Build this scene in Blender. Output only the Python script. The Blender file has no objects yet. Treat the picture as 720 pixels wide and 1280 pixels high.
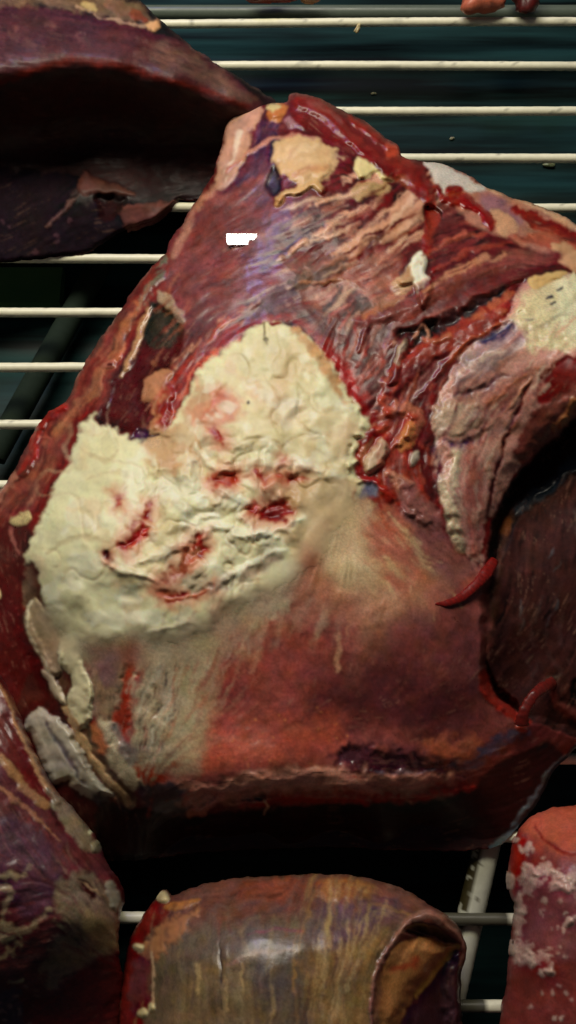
import bpy, math, random
import numpy as np
from mathutils import Vector, Matrix, noise as mnoise

# ---------------------------------------------------------------- camera, world, lights, exposure
SC = bpy.context.scene
W, Hh = 720, 1280
F, TILT, ZC = 1100.0, math.radians(18.0), 0.46
cam = bpy.data.objects.new('camera', bpy.data.cameras.new('camera'))
SC.collection.objects.link(cam); SC.camera = cam
cam.location = (0, 0, ZC); cam.rotation_euler = (TILT, 0, 0)
cam.data.sensor_fit = 'VERTICAL'; cam.data.sensor_height = 24.0
cam.data.lens = 24.0 * F / Hh
cam.data.clip_start = 0.01; cam.data.clip_end = 50

world = bpy.data.worlds.new('World'); SC.world = world; world.use_nodes = True
world.node_tree.nodes['Background'].inputs[0].default_value = (0.55, 0.60, 0.75, 1)
world.node_tree.nodes['Background'].inputs[1].default_value = 0.03

def area(name, loc, target, sx, sy, power, col):
    l = bpy.data.lights.new(name, 'AREA'); l.shape = 'RECTANGLE'; l.size = sx; l.size_y = sy
    l.energy = power; l.color = col
    o = bpy.data.objects.new(name, l); SC.collection.objects.link(o)
    o.location = loc
    o.rotation_euler = (Vector(target) - Vector(loc)).to_track_quat('-Z', 'Y').to_euler()
    return o
area('case_lamp', (-0.16, 0.60, 0.66), (0, 0.08, 0.04), 0.70, 0.22, 5.9, (1.0, 0.93, 0.75))
area('blue_sheen_light', (-0.24, 1.10, 0.88), (0, 0.15, 0.0), 0.16, 0.12, 2.0, (0.34, 0.32, 1.0))  # added blue light, placed to lay a sheen on the wet meat

SC.view_settings.view_transform = 'Standard'; SC.view_settings.look = 'None'
SC.view_settings.exposure = 0.0; SC.view_settings.gamma = 1.0
SC.cycles.max_bounces = 6; SC.cycles.use_denoising = True

# ---------------------------------------------------------------- maths helpers
CT, ST = math.cos(TILT), math.sin(TILT)
def at(u, v, z):
    """point of height z (metres) seen at pixel (u, v) of the photograph; arrays allowed"""
    x = (u - 360.0) / F; y = -(v - 640.0) / F
    wy = y * CT + ST; wz = y * ST - CT
    t = (z - ZC) / wz
    return x * t, wy * t, z + 0 * t

def sm(t):
    t = np.clip(t, 0, 1); return t * t * (3 - 2 * t)

def samp(A, x, y):
    h, w = A.shape[:2]
    x = np.clip(x, 0, w - 1.001); y = np.clip(y, 0, h - 1.001)
    i = x.astype(np.int32); j = y.astype(np.int32); fx = x - i; fy = y - j
    if A.ndim == 3: fx = fx[..., None]; fy = fy[..., None]
    return ((A[j, i] * (1 - fx) + A[j, i + 1] * fx) * (1 - fy) + (A[j + 1, i] * (1 - fx) + A[j + 1, i + 1] * fx) * fy)

def srgb(c):
    c = np.asarray(c, dtype=np.float32) / 255.0
    return np.where(c <= 0.04045, c / 12.92, ((c + 0.055) / 1.055) ** 2.4)

def crom(P, closed, n=7):
    P = [np.array(p[:2], float) for p in P]; out = []
    N = len(P)
    for i in range(N if closed else N - 1):
        if closed: a, b, c, d = P[i - 1], P[i], P[(i + 1) % N], P[(i + 2) % N]
        else: a, b, c, d = P[max(i - 1, 0)], P[i], P[i + 1], P[min(i + 2, N - 1)]
        for k in range(n):
            t = k / n
            out.append(0.5 * ((2 * b) + (c - a) * t + (2 * a - 5 * b + 4 * c - d) * t * t + (3 * b - a - 3 * c + d) * t ** 3))
    if not closed: out.append(P[-1])
    return np.array(out)

# ---------------------------------------------------------------- painted height field: pigment + relief of one piece of meat
class Piece:
    def __init__(s, box, seed=1):
        s.x0, s.y0, s.x1, s.y1 = box
        s.w = s.x1 - s.x0; s.h = s.y1 - s.y0; s.seed = seed
        s.U, s.V = np.meshgrid(np.arange(s.w, dtype=np.float32) + s.x0, np.arange(s.h, dtype=np.float32) + s.y0)
        s.C = np.zeros((s.h, s.w, 3), np.float32); s.Z = np.zeros((s.h, s.w), np.float32)
        s.R = np.full((s.h, s.w), 0.42, np.float32)
        s.ID = np.zeros((s.h, s.w), np.int16); s.parts = {}; s.FK = np.ones((s.h, s.w), np.float32)
        s._n = {}
    def noise(s, scale, seed=0, octv=3, lac=2.0, gain=0.5):
        key = (scale, seed, octv)
        if key in s._n: return s._n[key]
        out = 0; amp = 1; tot = 0; sc = scale
        for o in range(octv):
            rng = np.random.default_rng(s.seed * 977 + seed * 131 + o)
            gw, gh = int(s.w / sc) + 4, int(s.h / sc) + 4
            G = rng.uniform(-1, 1, (gh, gw)).astype(np.float32)
            x = (s.U - s.x0) / sc; y = (s.V - s.y0) / sc
            i = x.astype(int); j = y.astype(int); fx = sm(x - i); fy = sm(y - j)
            out = out + amp * ((G[j, i] * (1 - fx) + G[j, i + 1] * fx) * (1 - fy) + (G[j + 1, i] * (1 - fx) + G[j + 1, i + 1] * fx) * fy)
            tot += amp; amp *= gain; sc = max(1.0, sc / lac)
        out = out / tot * 1.6
        s._n[key] = out
        return out
    def flow(s, guides):
        a = np.zeros((s.h, s.w), np.float32); b = np.zeros_like(a)
        for (u, v, dx, dy) in guides:
            t = 2 * math.atan2(dy, dx); wgt = 1.0 / (((s.U - u) ** 2 + (s.V - v) ** 2) + 400.0) ** 1.5
            a += wgt * math.cos(t); b += wgt * math.sin(t)
        t = np.arctan2(b, a) / 2 + 0.22 * s.noise(45, 91, 2)
        s.fx, s.fy = np.cos(t), np.sin(t)
        s.L = {}
        for nm, sc, ln in (('f', 1.0, 9), ('m', 2.5, 22), ('c', 6.0, 40)):
            N = s.noise(sc, 60 + ln, 1)
            acc = N.copy(); cnt = 1
            for sg in (1, -1):
                x = s.U - s.x0; y = s.V - s.y0; dx, dy = s.fx * sg, s.fy * sg
                step = max(1.0, sc * 0.8); n = int(ln / step)
                for k in range(n):
                    x = x + dx * step; y = y + dy * step
                    if k % 2 == 1:
                        ndx, ndy = samp(s.fx, x, y), samp(s.fy, x, y)
                        f = np.sign(ndx * dx + ndy * dy); dx, dy = ndx * f, ndy * f
                    acc += samp(N, x, y); cnt += 1
            acc = (acc - acc.mean()) / (acc.std() + 1e-6)
            s.L[nm] = acc.astype(np.float32)
    def relief(s, pts, reg=0.0):
        P = np.array(pts, float); n = len(P)
        def phi(d): return d * d * np.log(d + 1e-6)
        D = np.sqrt(((P[:, None, :2] - P[None, :, :2]) ** 2).sum(-1)) / 100
        A = np.zeros((n + 3, n + 3)); A[:n, :n] = phi(D) + np.eye(n) * (0.02 + reg)
        A[:n, n] = 1; A[:n, n + 1:] = P[:, :2] / 100; A[n:, :n] = A[:n, n:].T
        wv = np.linalg.solve(A, np.r_[P[:, 2], 0, 0, 0])
        q = 6; gx = np.arange(s.x0, s.x1 + q, q); gy = np.arange(s.y0, s.y1 + q, q)
        X, Y = np.meshgrid(gx / 100.0, gy / 100.0)
        Z = wv[n] + wv[n + 1] * X + wv[n + 2] * Y
        for k in range(n):
            Z = Z + wv[k] * phi(np.sqrt((X - P[k, 0] / 100) ** 2 + (Y - P[k, 1] / 100) ** 2))
        s.Z = samp(Z.astype(np.float32), (s.U - s.x0) / q, (s.V - s.y0) / q); s.Z0 = s.Z.copy()
    # signed distance, positive inside, in pixels
    def _box(s, P, m):
        a = int(max(P[:, 0].min() - m - s.x0, 0)); b = int(min(P[:, 0].max() + m - s.x0 + 1, s.w))
        c = int(max(P[:, 1].min() - m - s.y0, 0)); d = int(min(P[:, 1].max() + m - s.y0 + 1, s.h))
        return (slice(c, max(d, c + 1)), slice(a, max(b, a + 1)))
    def poly_sd(s, pts, m=30, smooth=True):
        P = crom(pts, True) if smooth else np.array(pts, float)
        bx = s._box(P, m); U, V = s.U[bx], s.V[bx]
        q = 2 if U.size > 90000 else 1
        Us, Vs = U[::q, ::q], V[::q, ::q]
        d2 = np.full(Us.shape, 1e9, np.float32); ins = np.zeros(Us.shape, bool)
        for i in range(len(P)):
            ax, ay = P[i - 1]; bx_, by = P[i]
            ex, ey = bx_ - ax, by - ay; L = ex * ex + ey * ey + 1e-9
            px, py = Us - ax, Vs - ay
            t = np.clip((px * ex + py * ey) / L, 0, 1)
            d2 = np.minimum(d2, (px - t * ex) ** 2 + (py - t * ey) ** 2)
            if abs(ey) > 1e-9:
                c = ((ay > Vs) != (by > Vs)) & (Us < ex * (Vs - ay) / ey + ax); ins ^= c
        sd = np.sqrt(d2) * np.where(ins, 1, -1)
        if q > 1: sd = samp(np.pad(sd, ((0, 1), (0, 1)), mode='edge').astype(np.float32), (U - U[0, 0]) / q, (V - V[0, 0]) / q)
        return bx, sd
    def line_sd(s, pts, w, m=16):
        ww = w if isinstance(w, (list, tuple)) else [w] * len(pts)
        P = crom(pts, False, 6) if len(pts) > 2 else np.array(pts, float)
        wl = np.interp(np.linspace(0, 1, len(P)), np.linspace(0, 1, len(ww)), ww)
        bx = s._box(P, max(ww) + m); U, V = s.U[bx], s.V[bx]
        best = np.full(U.shape, -1e9, np.float32)
        for i in range(len(P) - 1):
            ax, ay = P[i]; ex, ey = P[i + 1] - P[i]; L = ex * ex + ey * ey + 1e-9
            px, py = U - ax, V - ay; t = np.clip((px * ex + py * ey) / L, 0, 1)
            best = np.maximum(best, (wl[i] * (1 - t) + wl[i + 1] * t) / 2 - np.sqrt((px - t * ex) ** 2 + (py - t * ey) ** 2))
        return bx, best
    def apply(s, bx, sd, col=None, soft=2.0, op=1.0, rag=0.0, rs=8, dz=0.0, hz=6.0, part=None, fib=0.0, fs='m', var=0.10, rough=None, prof='round', lump=0.0, ls=14, thr=None, fk=None):
        if rag: sd = sd + rag * s.noise(rs, 11, 3)[bx]
        k = sm(sd / soft + 0.5) * op
        if thr is not None: k = k * sm((s.L[fs][bx] - thr) / 0.9 + 0.5)
        if col is not None:
            c = srgb(col)[None, None, :]
            vv = var * (0.4 if sum(col) > 480 else 1.0); t = 1 + vv * s.noise(5, 3, 3)[bx] + vv * s.noise(26, 5, 2)[bx]
            if fib: t = t + fib * 0.8 * s.L[fs][bx] * np.clip(0.75 + 0.6 * s.noise(18, 23, 2)[bx], .1, 1.4)
            c = c * np.clip(t, 0.3, 2.0)[..., None]
            s.C[bx] = s.C[bx] * (1 - k[..., None]) + c * k[..., None]
        if fk is not None: s.FK[bx] = s.FK[bx] * (1 - k) + fk * k
        if rough is not None: s.R[bx] = s.R[bx] * (1 - k) + rough * k
        if dz or lump:
            t = np.clip(sd / hz, 0, 1)
            t2 = np.clip((sd + 1) / (hz + 1), 0, 1); pr = (np.sin(t2 * math.pi / 2) * .5 + sm(t2) * .5) if prof == 'round' else sm(t)
            s.Z[bx] += dz * pr * (op if thr is None else k)
            if lump: s.Z[bx] += lump * s.noise(ls, 17, 3)[bx] * sm(sd / hz)
        if part:
            pid = len(s.parts) + 1; s.parts[pid] = part
            s.ID[bx] = np.where(sd > 0.5, pid, s.ID[bx])
    def p(s, pts, col=None, m=None, smooth=True, **kw):
        bx, sd = s.poly_sd(pts, m or 12 + kw.get('soft', 2), smooth); s.apply(bx, sd, col, **kw); return s
    def l(s, pts, w, col=None, **kw):
        bx, sd = s.line_sd(pts, w, 8 + kw.get('soft', 2)); s.apply(bx, sd, col, **kw); return s
    def smear(s, pts, w, sig, z=1.0, soft=20, c=1.0):
        bx, sd = s.line_sd(pts, w, soft + 8); k = sm(sd / soft + 0.5)
        def bl(A, n):
            out = A
            for _ in range(3):
                for ax in (0, 1):
                    cs = np.cumsum(np.concatenate([np.repeat(out.take([0], ax), n + 1, ax), out, np.repeat(out.take([-1], ax), n, ax)], ax), axis=ax, dtype=np.float64)
                    L_ = out.shape[ax]
                    out = ((cs.take(range(2 * n + 1, 2 * n + 1 + L_), ax) - cs.take(range(0, L_), ax)) / (2 * n + 1)).astype(np.float32)
            return out
        if c: kk = (k * c)[..., None]; s.C[bx] = s.C[bx] * (1 - kk) + bl(s.C[bx], sig) * kk
        if z: kk = k * z; s.Z[bx] = s.Z[bx] * (1 - kk) + bl(s.Z[bx], sig) * kk
        return s
    def streaks(s, region, n, cols, ln=(20, 60), w=(1.5, 5), op=(.25, .6), dz=0.0, soft=3.5, seed=1, jit=.35):
        # strands that follow the grain of the meat
        q = random.Random(seed); rg = np.array(region, float)
        bx, sd = s.poly_sd(region, m=6); ok = np.argwhere(sd > 2)
        if len(ok) == 0: return s
        for _ in range(n):
            j, i = ok[q.randrange(len(ok))]; y = float(j + bx[0].start); x = float(i + bx[1].start)
            L_ = q.uniform(*ln); k = 5; st = L_ / k; sg = q.choice((1, -1)); pts = []; dx = dy = 0
            ang = q.uniform(-jit, jit) * .6
            for t in range(k + 1):
                pts.append((x + s.x0, y + s.y0))
                jj = int(min(max(y, 0), s.h - 1)); ii = int(min(max(x, 0), s.w - 1))
                fx, fy = float(s.fx[jj, ii]), float(s.fy[jj, ii])
                f = (1 if fx * dx + fy * dy > 0 else -1) if t else sg
                a = ang + q.uniform(-jit, jit) * .3; fx, fy = fx * math.cos(a) - fy * math.sin(a), fx * math.sin(a) + fy * math.cos(a)
                dx, dy = fx * f, fy * f; x += dx * st; y += dy * st
            ww = q.uniform(*w); o = q.uniform(*op)
            s.l(pts, [.3, ww * .7, ww, ww * .8, ww * .5, .3], q.choice(cols), soft=max(soft, ww * .7), op=o, rag=1.4, rs=5, dz=dz * q.uniform(.4, 1.2), hz=max(2.5, ww * .6))
        return s
    def b(s, u, v, rx, ry, col=None, rot=0, **kw):
        a = np.linspace(0, 2 * math.pi, 11)[:-1]; r = math.radians(rot)
        pts = [(u + rx * math.cos(t) * math.cos(r) - ry * math.sin(t) * math.sin(r), v + rx * math.cos(t) * math.sin(r) + ry * math.sin(t) * math.cos(r)) for t in a]
        return s.p(pts, col, **kw)
    def finish(s, warp=1.3, mot=0.11, zk=0.75, shred=.38):
        n = s.noise
        du = warp * n(8, 71, 2) + warp * 2.0 * n(28, 72, 2); dv = warp * n(8, 73, 2) + warp * 2.0 * n(28, 74, 2)
        x = s.U - s.x0 + du; y = s.V - s.y0 + dv
        s.C = samp(s.C, x, y); s.Z = s.Z0 + zk * samp(s.Z - s.Z0, x, y); s.R = samp(s.R, x, y)
        s.ID = s.ID[np.clip(y.round().astype(int), 0, s.h - 1), np.clip(x.round().astype(int), 0, s.w - 1)]
        lum = s.C.mean(-1); k = np.clip(1.25 - lum * 2.2, 0.25, 1)      # lean meat is mottled more than fat
        t = 1 + k * mot * (n(3, 81, 2) + n(11, 82, 3) * 1.3)
        s.C *= np.clip(t, .4, 1.8)[..., None]
        s.C[..., 0] *= 1 + 0.10 * k * n(15, 83, 3); s.C[..., 2] *= 1 + 0.18 * k * n(19, 84, 3)
        st = sm((s.L['f'] - 1.1) / 0.8) * sm((n(26, 85, 3) - 0.05) / 0.3) * k * shred   # thin shreds of connective tissue
        s.C = s.C * (1 - st[..., None]) + srgb((178, 130, 106)) * st[..., None]
        s.Z += 0.25 * st
        low = s.C.copy()
        for _ in range(2):
            for ax in (0, 1):
                m = 9; pad = np.concatenate([np.repeat(low.take([0], ax), m + 1, ax), low, np.repeat(low.take([-1], ax), m, ax)], ax)
                cs = np.cumsum(pad, axis=ax, dtype=np.float64); Ln = low.shape[ax]
                low = ((cs.take(range(2 * m + 1, 2 * m + 1 + Ln), ax) - cs.take(range(0, Ln), ax)) / (2 * m + 1)).astype(np.float32)
        s.C = s.C + (0.30 * k)[..., None] * (s.C - low)
        g = s.C.mean(-1, keepdims=True); s.C = np.clip(g + (s.C - g) * (1 + 0.03 * k[..., None]), 0.003, 0.9)
    def build(s, outline, root, body, mats, step=1.25, rim=8.0, rimdz=5.0, orag=1.2, under=10.0, zbot=0.0025, fibz=0.10):
        _, sd = s.poly_sd(outline, m=4000)
        sd = sd + orag * s.noise(9, 41, 3) + orag * 0.8 * s.noise(30, 42, 2)
        t = np.clip(sd / rim, 0, 1)
        if hasattr(s, 'L'): s.Z += s.FK * np.clip(0.7 + 0.7 * s.noise(22, 24, 2), .05, 1.6) * (0.09 * s.L['m'] + 0.05 * s.L['f'] + 0.13 * s.L['c'])
        for A in (s.Z,) * 3 + (s.C, ):
            A[1:-1, 1:-1] = (A[1:-1, 1:-1] * 4.0 + A[:-2, 1:-1] * 2 + A[2:, 1:-1] * 2 + A[1:-1, :-2] * 2 + A[1:-1, 2:] * 2 + A[:-2, :-2] + A[2:, 2:] + A[:-2, 2:] + A[2:, :-2]) / 16
        Z = s.Z - rimdz * (1 - np.sqrt(np.clip(1 - (1 - t) ** 2, 0, 1)))
        Z = np.maximum(Z, 3.5)
        nx = int((s.w - 2) / step); ny = int((s.h - 2) / step)
        gx, gy = np.meshgrid(np.arange(nx) * step, np.arange(ny) * step)
        gx = gx.astype(np.float64); gy = gy.astype(np.float64)
        sdg = samp(sd, gx, gy); ins = sdg > 0
        q = ins[:-1, :-1] & ins[1:, :-1] & ins[:-1, 1:] & ins[1:, 1:]
        # keep the biggest connected run of quads: drop isolated slivers by an erosion test
        qq = np.pad(q, 1); nb = qq[:-2, 1:-1].astype(int) + qq[2:, 1:-1] + qq[1:-1, :-2] + qq[1:-1, 2:]
        q &= nb > 1
        vid = np.arange(nx * ny).reshape(ny, nx)
        Q = np.stack([vid[:-1, :-1][q], vid[1:, :-1][q], vid[1:, 1:][q], vid[:-1, 1:][q]], 1)
        # boundary edges
        E = np.concatenate([Q[:, [0, 1]], Q[:, [1, 2]], Q[:, [2, 3]], Q[:, [3, 0]]])
        key = np.minimum(E[:, 0], E[:, 1]) * (nx * ny) + np.maximum(E[:, 0], E[:, 1])
        _, inv, cnt = np.unique(key, return_inverse=True, return_counts=True)
        B = E[cnt[inv.ravel()] == 1]
        bv = np.unique(B)
        gxf, gyf = gx.ravel().copy(), gy.ravel().copy()
        GY, GX = np.gradient(samp(sd, gx, gy)); ln = np.sqrt(GX ** 2 + GY ** 2) + 1e-6
        gxn, gyn = (GX / ln).ravel(), (GY / ln).ravel()
        mv = np.clip(sdg.ravel()[bv], 0, 2.5)
        gxf[bv] -= gxn[bv] * mv; gyf[bv] -= gyn[bv] * mv
        idg = s.ID[np.clip(gyf.round().astype(int), 0, s.h - 1), np.clip(gxf.round().astype(int), 0, s.w - 1)]
        C = samp(s.C, gxf, gyf); Rr = samp(s.R, gxf, gyf); Zv = samp(Z, gxf, gyf)
        fid = idg[Q].max(axis=1)
        PX, PY, PZ = at(gxf + s.x0, gyf + s.y0, Zv / 1000.0); G3 = np.stack([PX, PY, PZ], 1); NN = np.zeros_like(G3)
        fn = np.cross(G3[Q[:, 2]] - G3[Q[:, 0]], G3[Q[:, 3]] - G3[Q[:, 1]])
        for i4 in range(4): np.add.at(NN, Q[:, i4], fn)
        NN /= np.linalg.norm(NN, axis=1)[:, None] + 1e-12
        if NN[Q[:, 0], 2].mean() < 0: NN = -NN
        def make(name, faces, zoff, parent, mat, skirt):
            used = np.unique(faces); mp = np.full(nx * ny, -1); mp[used] = np.arange(len(used))
            z = Zv[used] + (zoff[used] if zoff is not None else 0)
            X, Y, Zz = at(gxf[used] + s.x0, gyf[used] + s.y0, z / 1000.0)
            co = np.stack([X, Y, Zz], 1); fc = mp[faces].tolist()
            cols = C[used]; rr = Rr[used]
            if skirt:
                wb = mp[bv]; n0 = len(co)
                rings = [(0.35, 0.45, 0), (0.9, 0.85, 0), (1.0, 1.0, 1)]
                prev = {int(a): int(mp[a]) for a in bv}
                for fi, fz, _ in rings:
                    base = len(co); p0 = np.stack(at(gxf[bv] + s.x0, gyf[bv] + s.y0, Zv[bv] / 1000.0), 1)
                    p1 = p0.copy(); sh = under / 1000.0 * fi
                    p1[:, 0] += gxn[bv] * sh; p1[:, 1] -= gyn[bv] * sh
                    p1[:, 2] = p0[:, 2] * (1 - fz) + zbot * fz
                    co = np.concatenate([co, p1]); cols = np.concatenate([cols, C[bv] * 0.8]); rr = np.concatenate([rr, Rr[bv]])
                    cur = {int(a): base + i for i, a in enumerate(bv)}
                    for a, b2 in B.tolist(): fc.append([prev[b2], prev[a], cur[a], cur[b2]])
                    prev = cur
                # flat underside: one fan per piece
                cen = co[-len(bv):].mean(0); co = np.concatenate([co, [cen]]); cols = np.concatenate([cols, C[bv][:1]]); rr = np.concatenate([rr, [0.4]])
                ci = len(co) - 1
                for a, b2 in B.tolist(): fc.append([prev[b2], prev[a], ci])
            else:
                EE = np.concatenate([faces[:, [0, 1]], faces[:, [1, 2]], faces[:, [2, 3]], faces[:, [3, 0]]])
                kk = np.minimum(EE[:, 0], EE[:, 1]) * (nx * ny) + np.maximum(EE[:, 0], EE[:, 1])
                _, iv, ct = np.unique(kk, return_inverse=True, return_counts=True)
                BE = mp[EE[ct[iv.ravel()] == 1]]; n0 = len(co)
                co = np.concatenate([co, co - np.array([0, 0, 0.0035])]); cols = np.concatenate([cols, cols]); rr = np.concatenate([rr, rr])
                fc += (mp[faces][:, ::-1] + n0).tolist() + [[b2, a, a + n0, b2 + n0] for a, b2 in BE.tolist()]
            me = bpy.data.meshes.new(name); me.from_pydata(co.tolist(), [], fc)
            me.shade_smooth()
            if not skirt:
                nl = np.concatenate([NN[used], -NN[used]]); me.normals_split_custom_set_from_vertices(nl.tolist())
            ca = me.color_attributes.new('Col', 'FLOAT_COLOR', 'POINT')
            ca.data.foreach_set('color', np.concatenate([np.clip(cols, 0.002, 0.85), np.ones((len(cols), 1))], 1).astype(np.float32).ravel())
            ra = me.attributes.new('Rgh', 'FLOAT', 'POINT'); ra.data.foreach_set('value', rr.astype(np.float32))
            me.materials.append(mat)
            o = bpy.data.objects.new(name, me); SC.collection.objects.link(o); o.parent = parent
            return o
        below = np.zeros(nx * ny)
        if s.parts:
            m0 = (idg.reshape(ny, nx) > 0)
            er = m0.copy()
            for _ in range(1):
                e = np.pad(er, 1); er = er & e[:-2, 1:-1] & e[2:, 1:-1] & e[1:-1, :-2] & e[1:-1, 2:]
            below[er.ravel()] = -1.2
        bo = make(body, Q, below if s.parts else None, root, mats[body], True)
        lift = np.full(nx * ny, 0.10)
        # keep only faces of the body which are not fully covered (plus a margin)
        for pid, nm in s.parts.items():
            f = Q[fid == pid]
            if len(f) > 6: make(nm, f, lift, root, mats.get(nm, mats[body]), False)
        return bo

# ---------------------------------------------------------------- materials
def nodes(m):
    m.use_nodes = True; nt = m.node_tree; return nt, nt.nodes, nt.links, nt.nodes['Principled BSDF']
def meat_mat(name, nscale=900, bump=0.25, coat=0.25, spec=0.4, sss=0.0, sparkle=0.0, rmul=1.0, cvar=0.14):
    m = bpy.data.materials.new(name); nt, N, L, P = nodes(m)
    a = N.new('ShaderNodeAttribute'); a.attribute_name = 'Col'
    r = N.new('ShaderNodeAttribute'); r.attribute_name = 'Rgh'
    tc = N.new('ShaderNodeTexCoord')
    n1 = N.new('ShaderNodeTexNoise'); n1.inputs['Scale'].default_value = nscale; n1.inputs['Detail'].default_value = 4
    n2 = N.new('ShaderNodeTexNoise'); n2.inputs['Scale'].default_value = nscale * 0.28; n2.inputs['Detail'].default_value = 3
    L.new(tc.outputs['Object'], n1.inputs['Vector']); L.new(tc.outputs['Object'], n2.inputs['Vector'])
    mr = N.new('ShaderNodeMapRange'); mr.inputs[1].default_value = 0.3; mr.inputs[2].default_value = 0.7; mr.inputs[3].default_value = 1 - cvar; mr.inputs[4].default_value = 1 + cvar
    L.new(n1.outputs['Fac'], mr.inputs[0])
    mx = N.new('ShaderNodeMix'); mx.data_type = 'RGBA'; mx.blend_type = 'MULTIPLY'; mx.inputs[0].default_value = 1.0
    L.new(a.outputs['Color'], mx.inputs[6]); L.new(mr.outputs[0], mx.inputs[7]); L.new(mx.outputs[2], P.inputs['Base Color'])
    mr2 = N.new('ShaderNodeMath'); mr2.operation = 'MULTIPLY_ADD'; L.new(n2.outputs['Fac'], mr2.inputs[0]); mr2.inputs[1].default_value = 0.35; 
    sb = N.new('ShaderNodeMath'); sb.operation = 'MULTIPLY_ADD'; L.new(r.outputs['Fac'], sb.inputs[0]); sb.inputs[1].default_value = rmul; sb.inputs[2].default_value = -0.17
    L.new(sb.outputs[0], mr2.inputs[2]); L.new(mr2.outputs[0], P.inputs['Roughness'])
    bp = N.new('ShaderNodeBump'); bp.inputs['Strength'].default_value = bump; bp.inputs['Distance'].default_value = 0.001
    ad = N.new('ShaderNodeMath'); ad.operation = 'ADD'; L.new(n1.outputs['Fac'], ad.inputs[0]); L.new(n2.outputs['Fac'], ad.inputs[1])
    L.new(ad.outputs[0], bp.inputs['Height']); L.new(bp.outputs['Normal'], P.inputs['Normal'])
    P.inputs['Specular IOR Level'].default_value = spec
    cw = N.new('ShaderNodeMapRange'); cw.inputs[1].default_value = 0.3; cw.inputs[2].default_value = 0.58; cw.inputs[3].default_value = coat * 1.5; cw.inputs[4].default_value = 0.0
    L.new(r.outputs['Fac'], cw.inputs[0])
    sw = N.new('ShaderNodeMapRange'); sw.inputs[1].default_value = 0.45; sw.inputs[2].default_value = 0.7; sw.inputs[3].default_value = spec; sw.inputs[4].default_value = 0.06
    L.new(r.outputs['Fac'], sw.inputs[0]); L.new(sw.outputs[0], P.inputs['Specular IOR Level'])
    L.new(cw.outputs[0], P.inputs['Coat Weight']); P.inputs['Coat Roughness'].default_value = 0.24
    if sss:
        P.inputs['Subsurface Weight'].default_value = sss; P.inputs['Subsurface Radius'].default_value = (1.0, 0.32, 0.2) if name != 'beef_fat' else (1.0, 0.7, 0.4); P.inputs['Subsurface Scale'].default_value = 0.0013
    return m
M_MEAT = meat_mat('raw_muscle', 900, 0.10, 0.26, sss=0.3)
M_FAT = meat_mat('beef_fat', 400, 0.06, 0.12, 0.35, sss=0.5, cvar=0.03)
M_SKIN = meat_mat('silverskin', 700, 0.07, 0.3, sss=0.4)
mats = {k: M_MEAT for k in ('muscle',)}
mats.update({k: M_FAT for k in ('fat_cap', 'fat_nub', 'fat_flap', 'fat_seam', 'fat_edge')})
mats.update({k: M_SKIN for k in ('silverskin', 'membrane')})

def simple_mat(name, col, rough=0.4, metal=0.0, spec=0.5, noise=0.0, nscale=60, col2=None, stretch=(1, 1, 1), bump=0.0):
    m = bpy.data.materials.new(name); nt, N, L, P = nodes(m)
    c = tuple(srgb(col)) + (1,)
    P.inputs['Base Color'].default_value = c; P.inputs['Roughness'].default_value = rough
    P.inputs['Metallic'].default_value = metal; P.inputs['Specular IOR Level'].default_value = spec
    if col2 is not None:
        tc = N.new('ShaderNodeTexCoord'); mp = N.new('ShaderNodeMapping'); mp.inputs['Scale'].default_value = stretch
        n = N.new('ShaderNodeTexNoise'); n.inputs['Scale'].default_value = nscale; n.inputs['Detail'].default_value = 5
        cr = N.new('ShaderNodeValToRGB'); cr.color_ramp.elements[0].position = 0.38; cr.color_ramp.elements[1].position = 0.66
        cr.color_ramp.elements[0].color = c; cr.color_ramp.elements[1].color = tuple(srgb(col2)) + (1,)
        L.new(tc.outputs['Object'], mp.inputs[0]); L.new(mp.outputs[0], n.inputs['Vector']); L.new(n.outputs['Fac'], cr.inputs[0]); L.new(cr.outputs[0], P.inputs['Base Color'])
        if bump:
            bp = N.new('ShaderNodeBump'); bp.inputs['Strength'].default_value = bump; bp.inputs['Distance'].default_value = 0.002
            L.new(n.outputs['Fac'], bp.inputs['Height']); L.new(bp.outputs['Normal'], P.inputs['Normal'])
    return m

def root_at(name, label, cat, u, v, z=0.0, group=None):
    o = bpy.data.objects.new(name, None); SC.collection.objects.link(o)
    o.empty_display_size = 0.01
    o['label'] = label; o['category'] = cat
    if group: o['group'] = group
    return o

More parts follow.
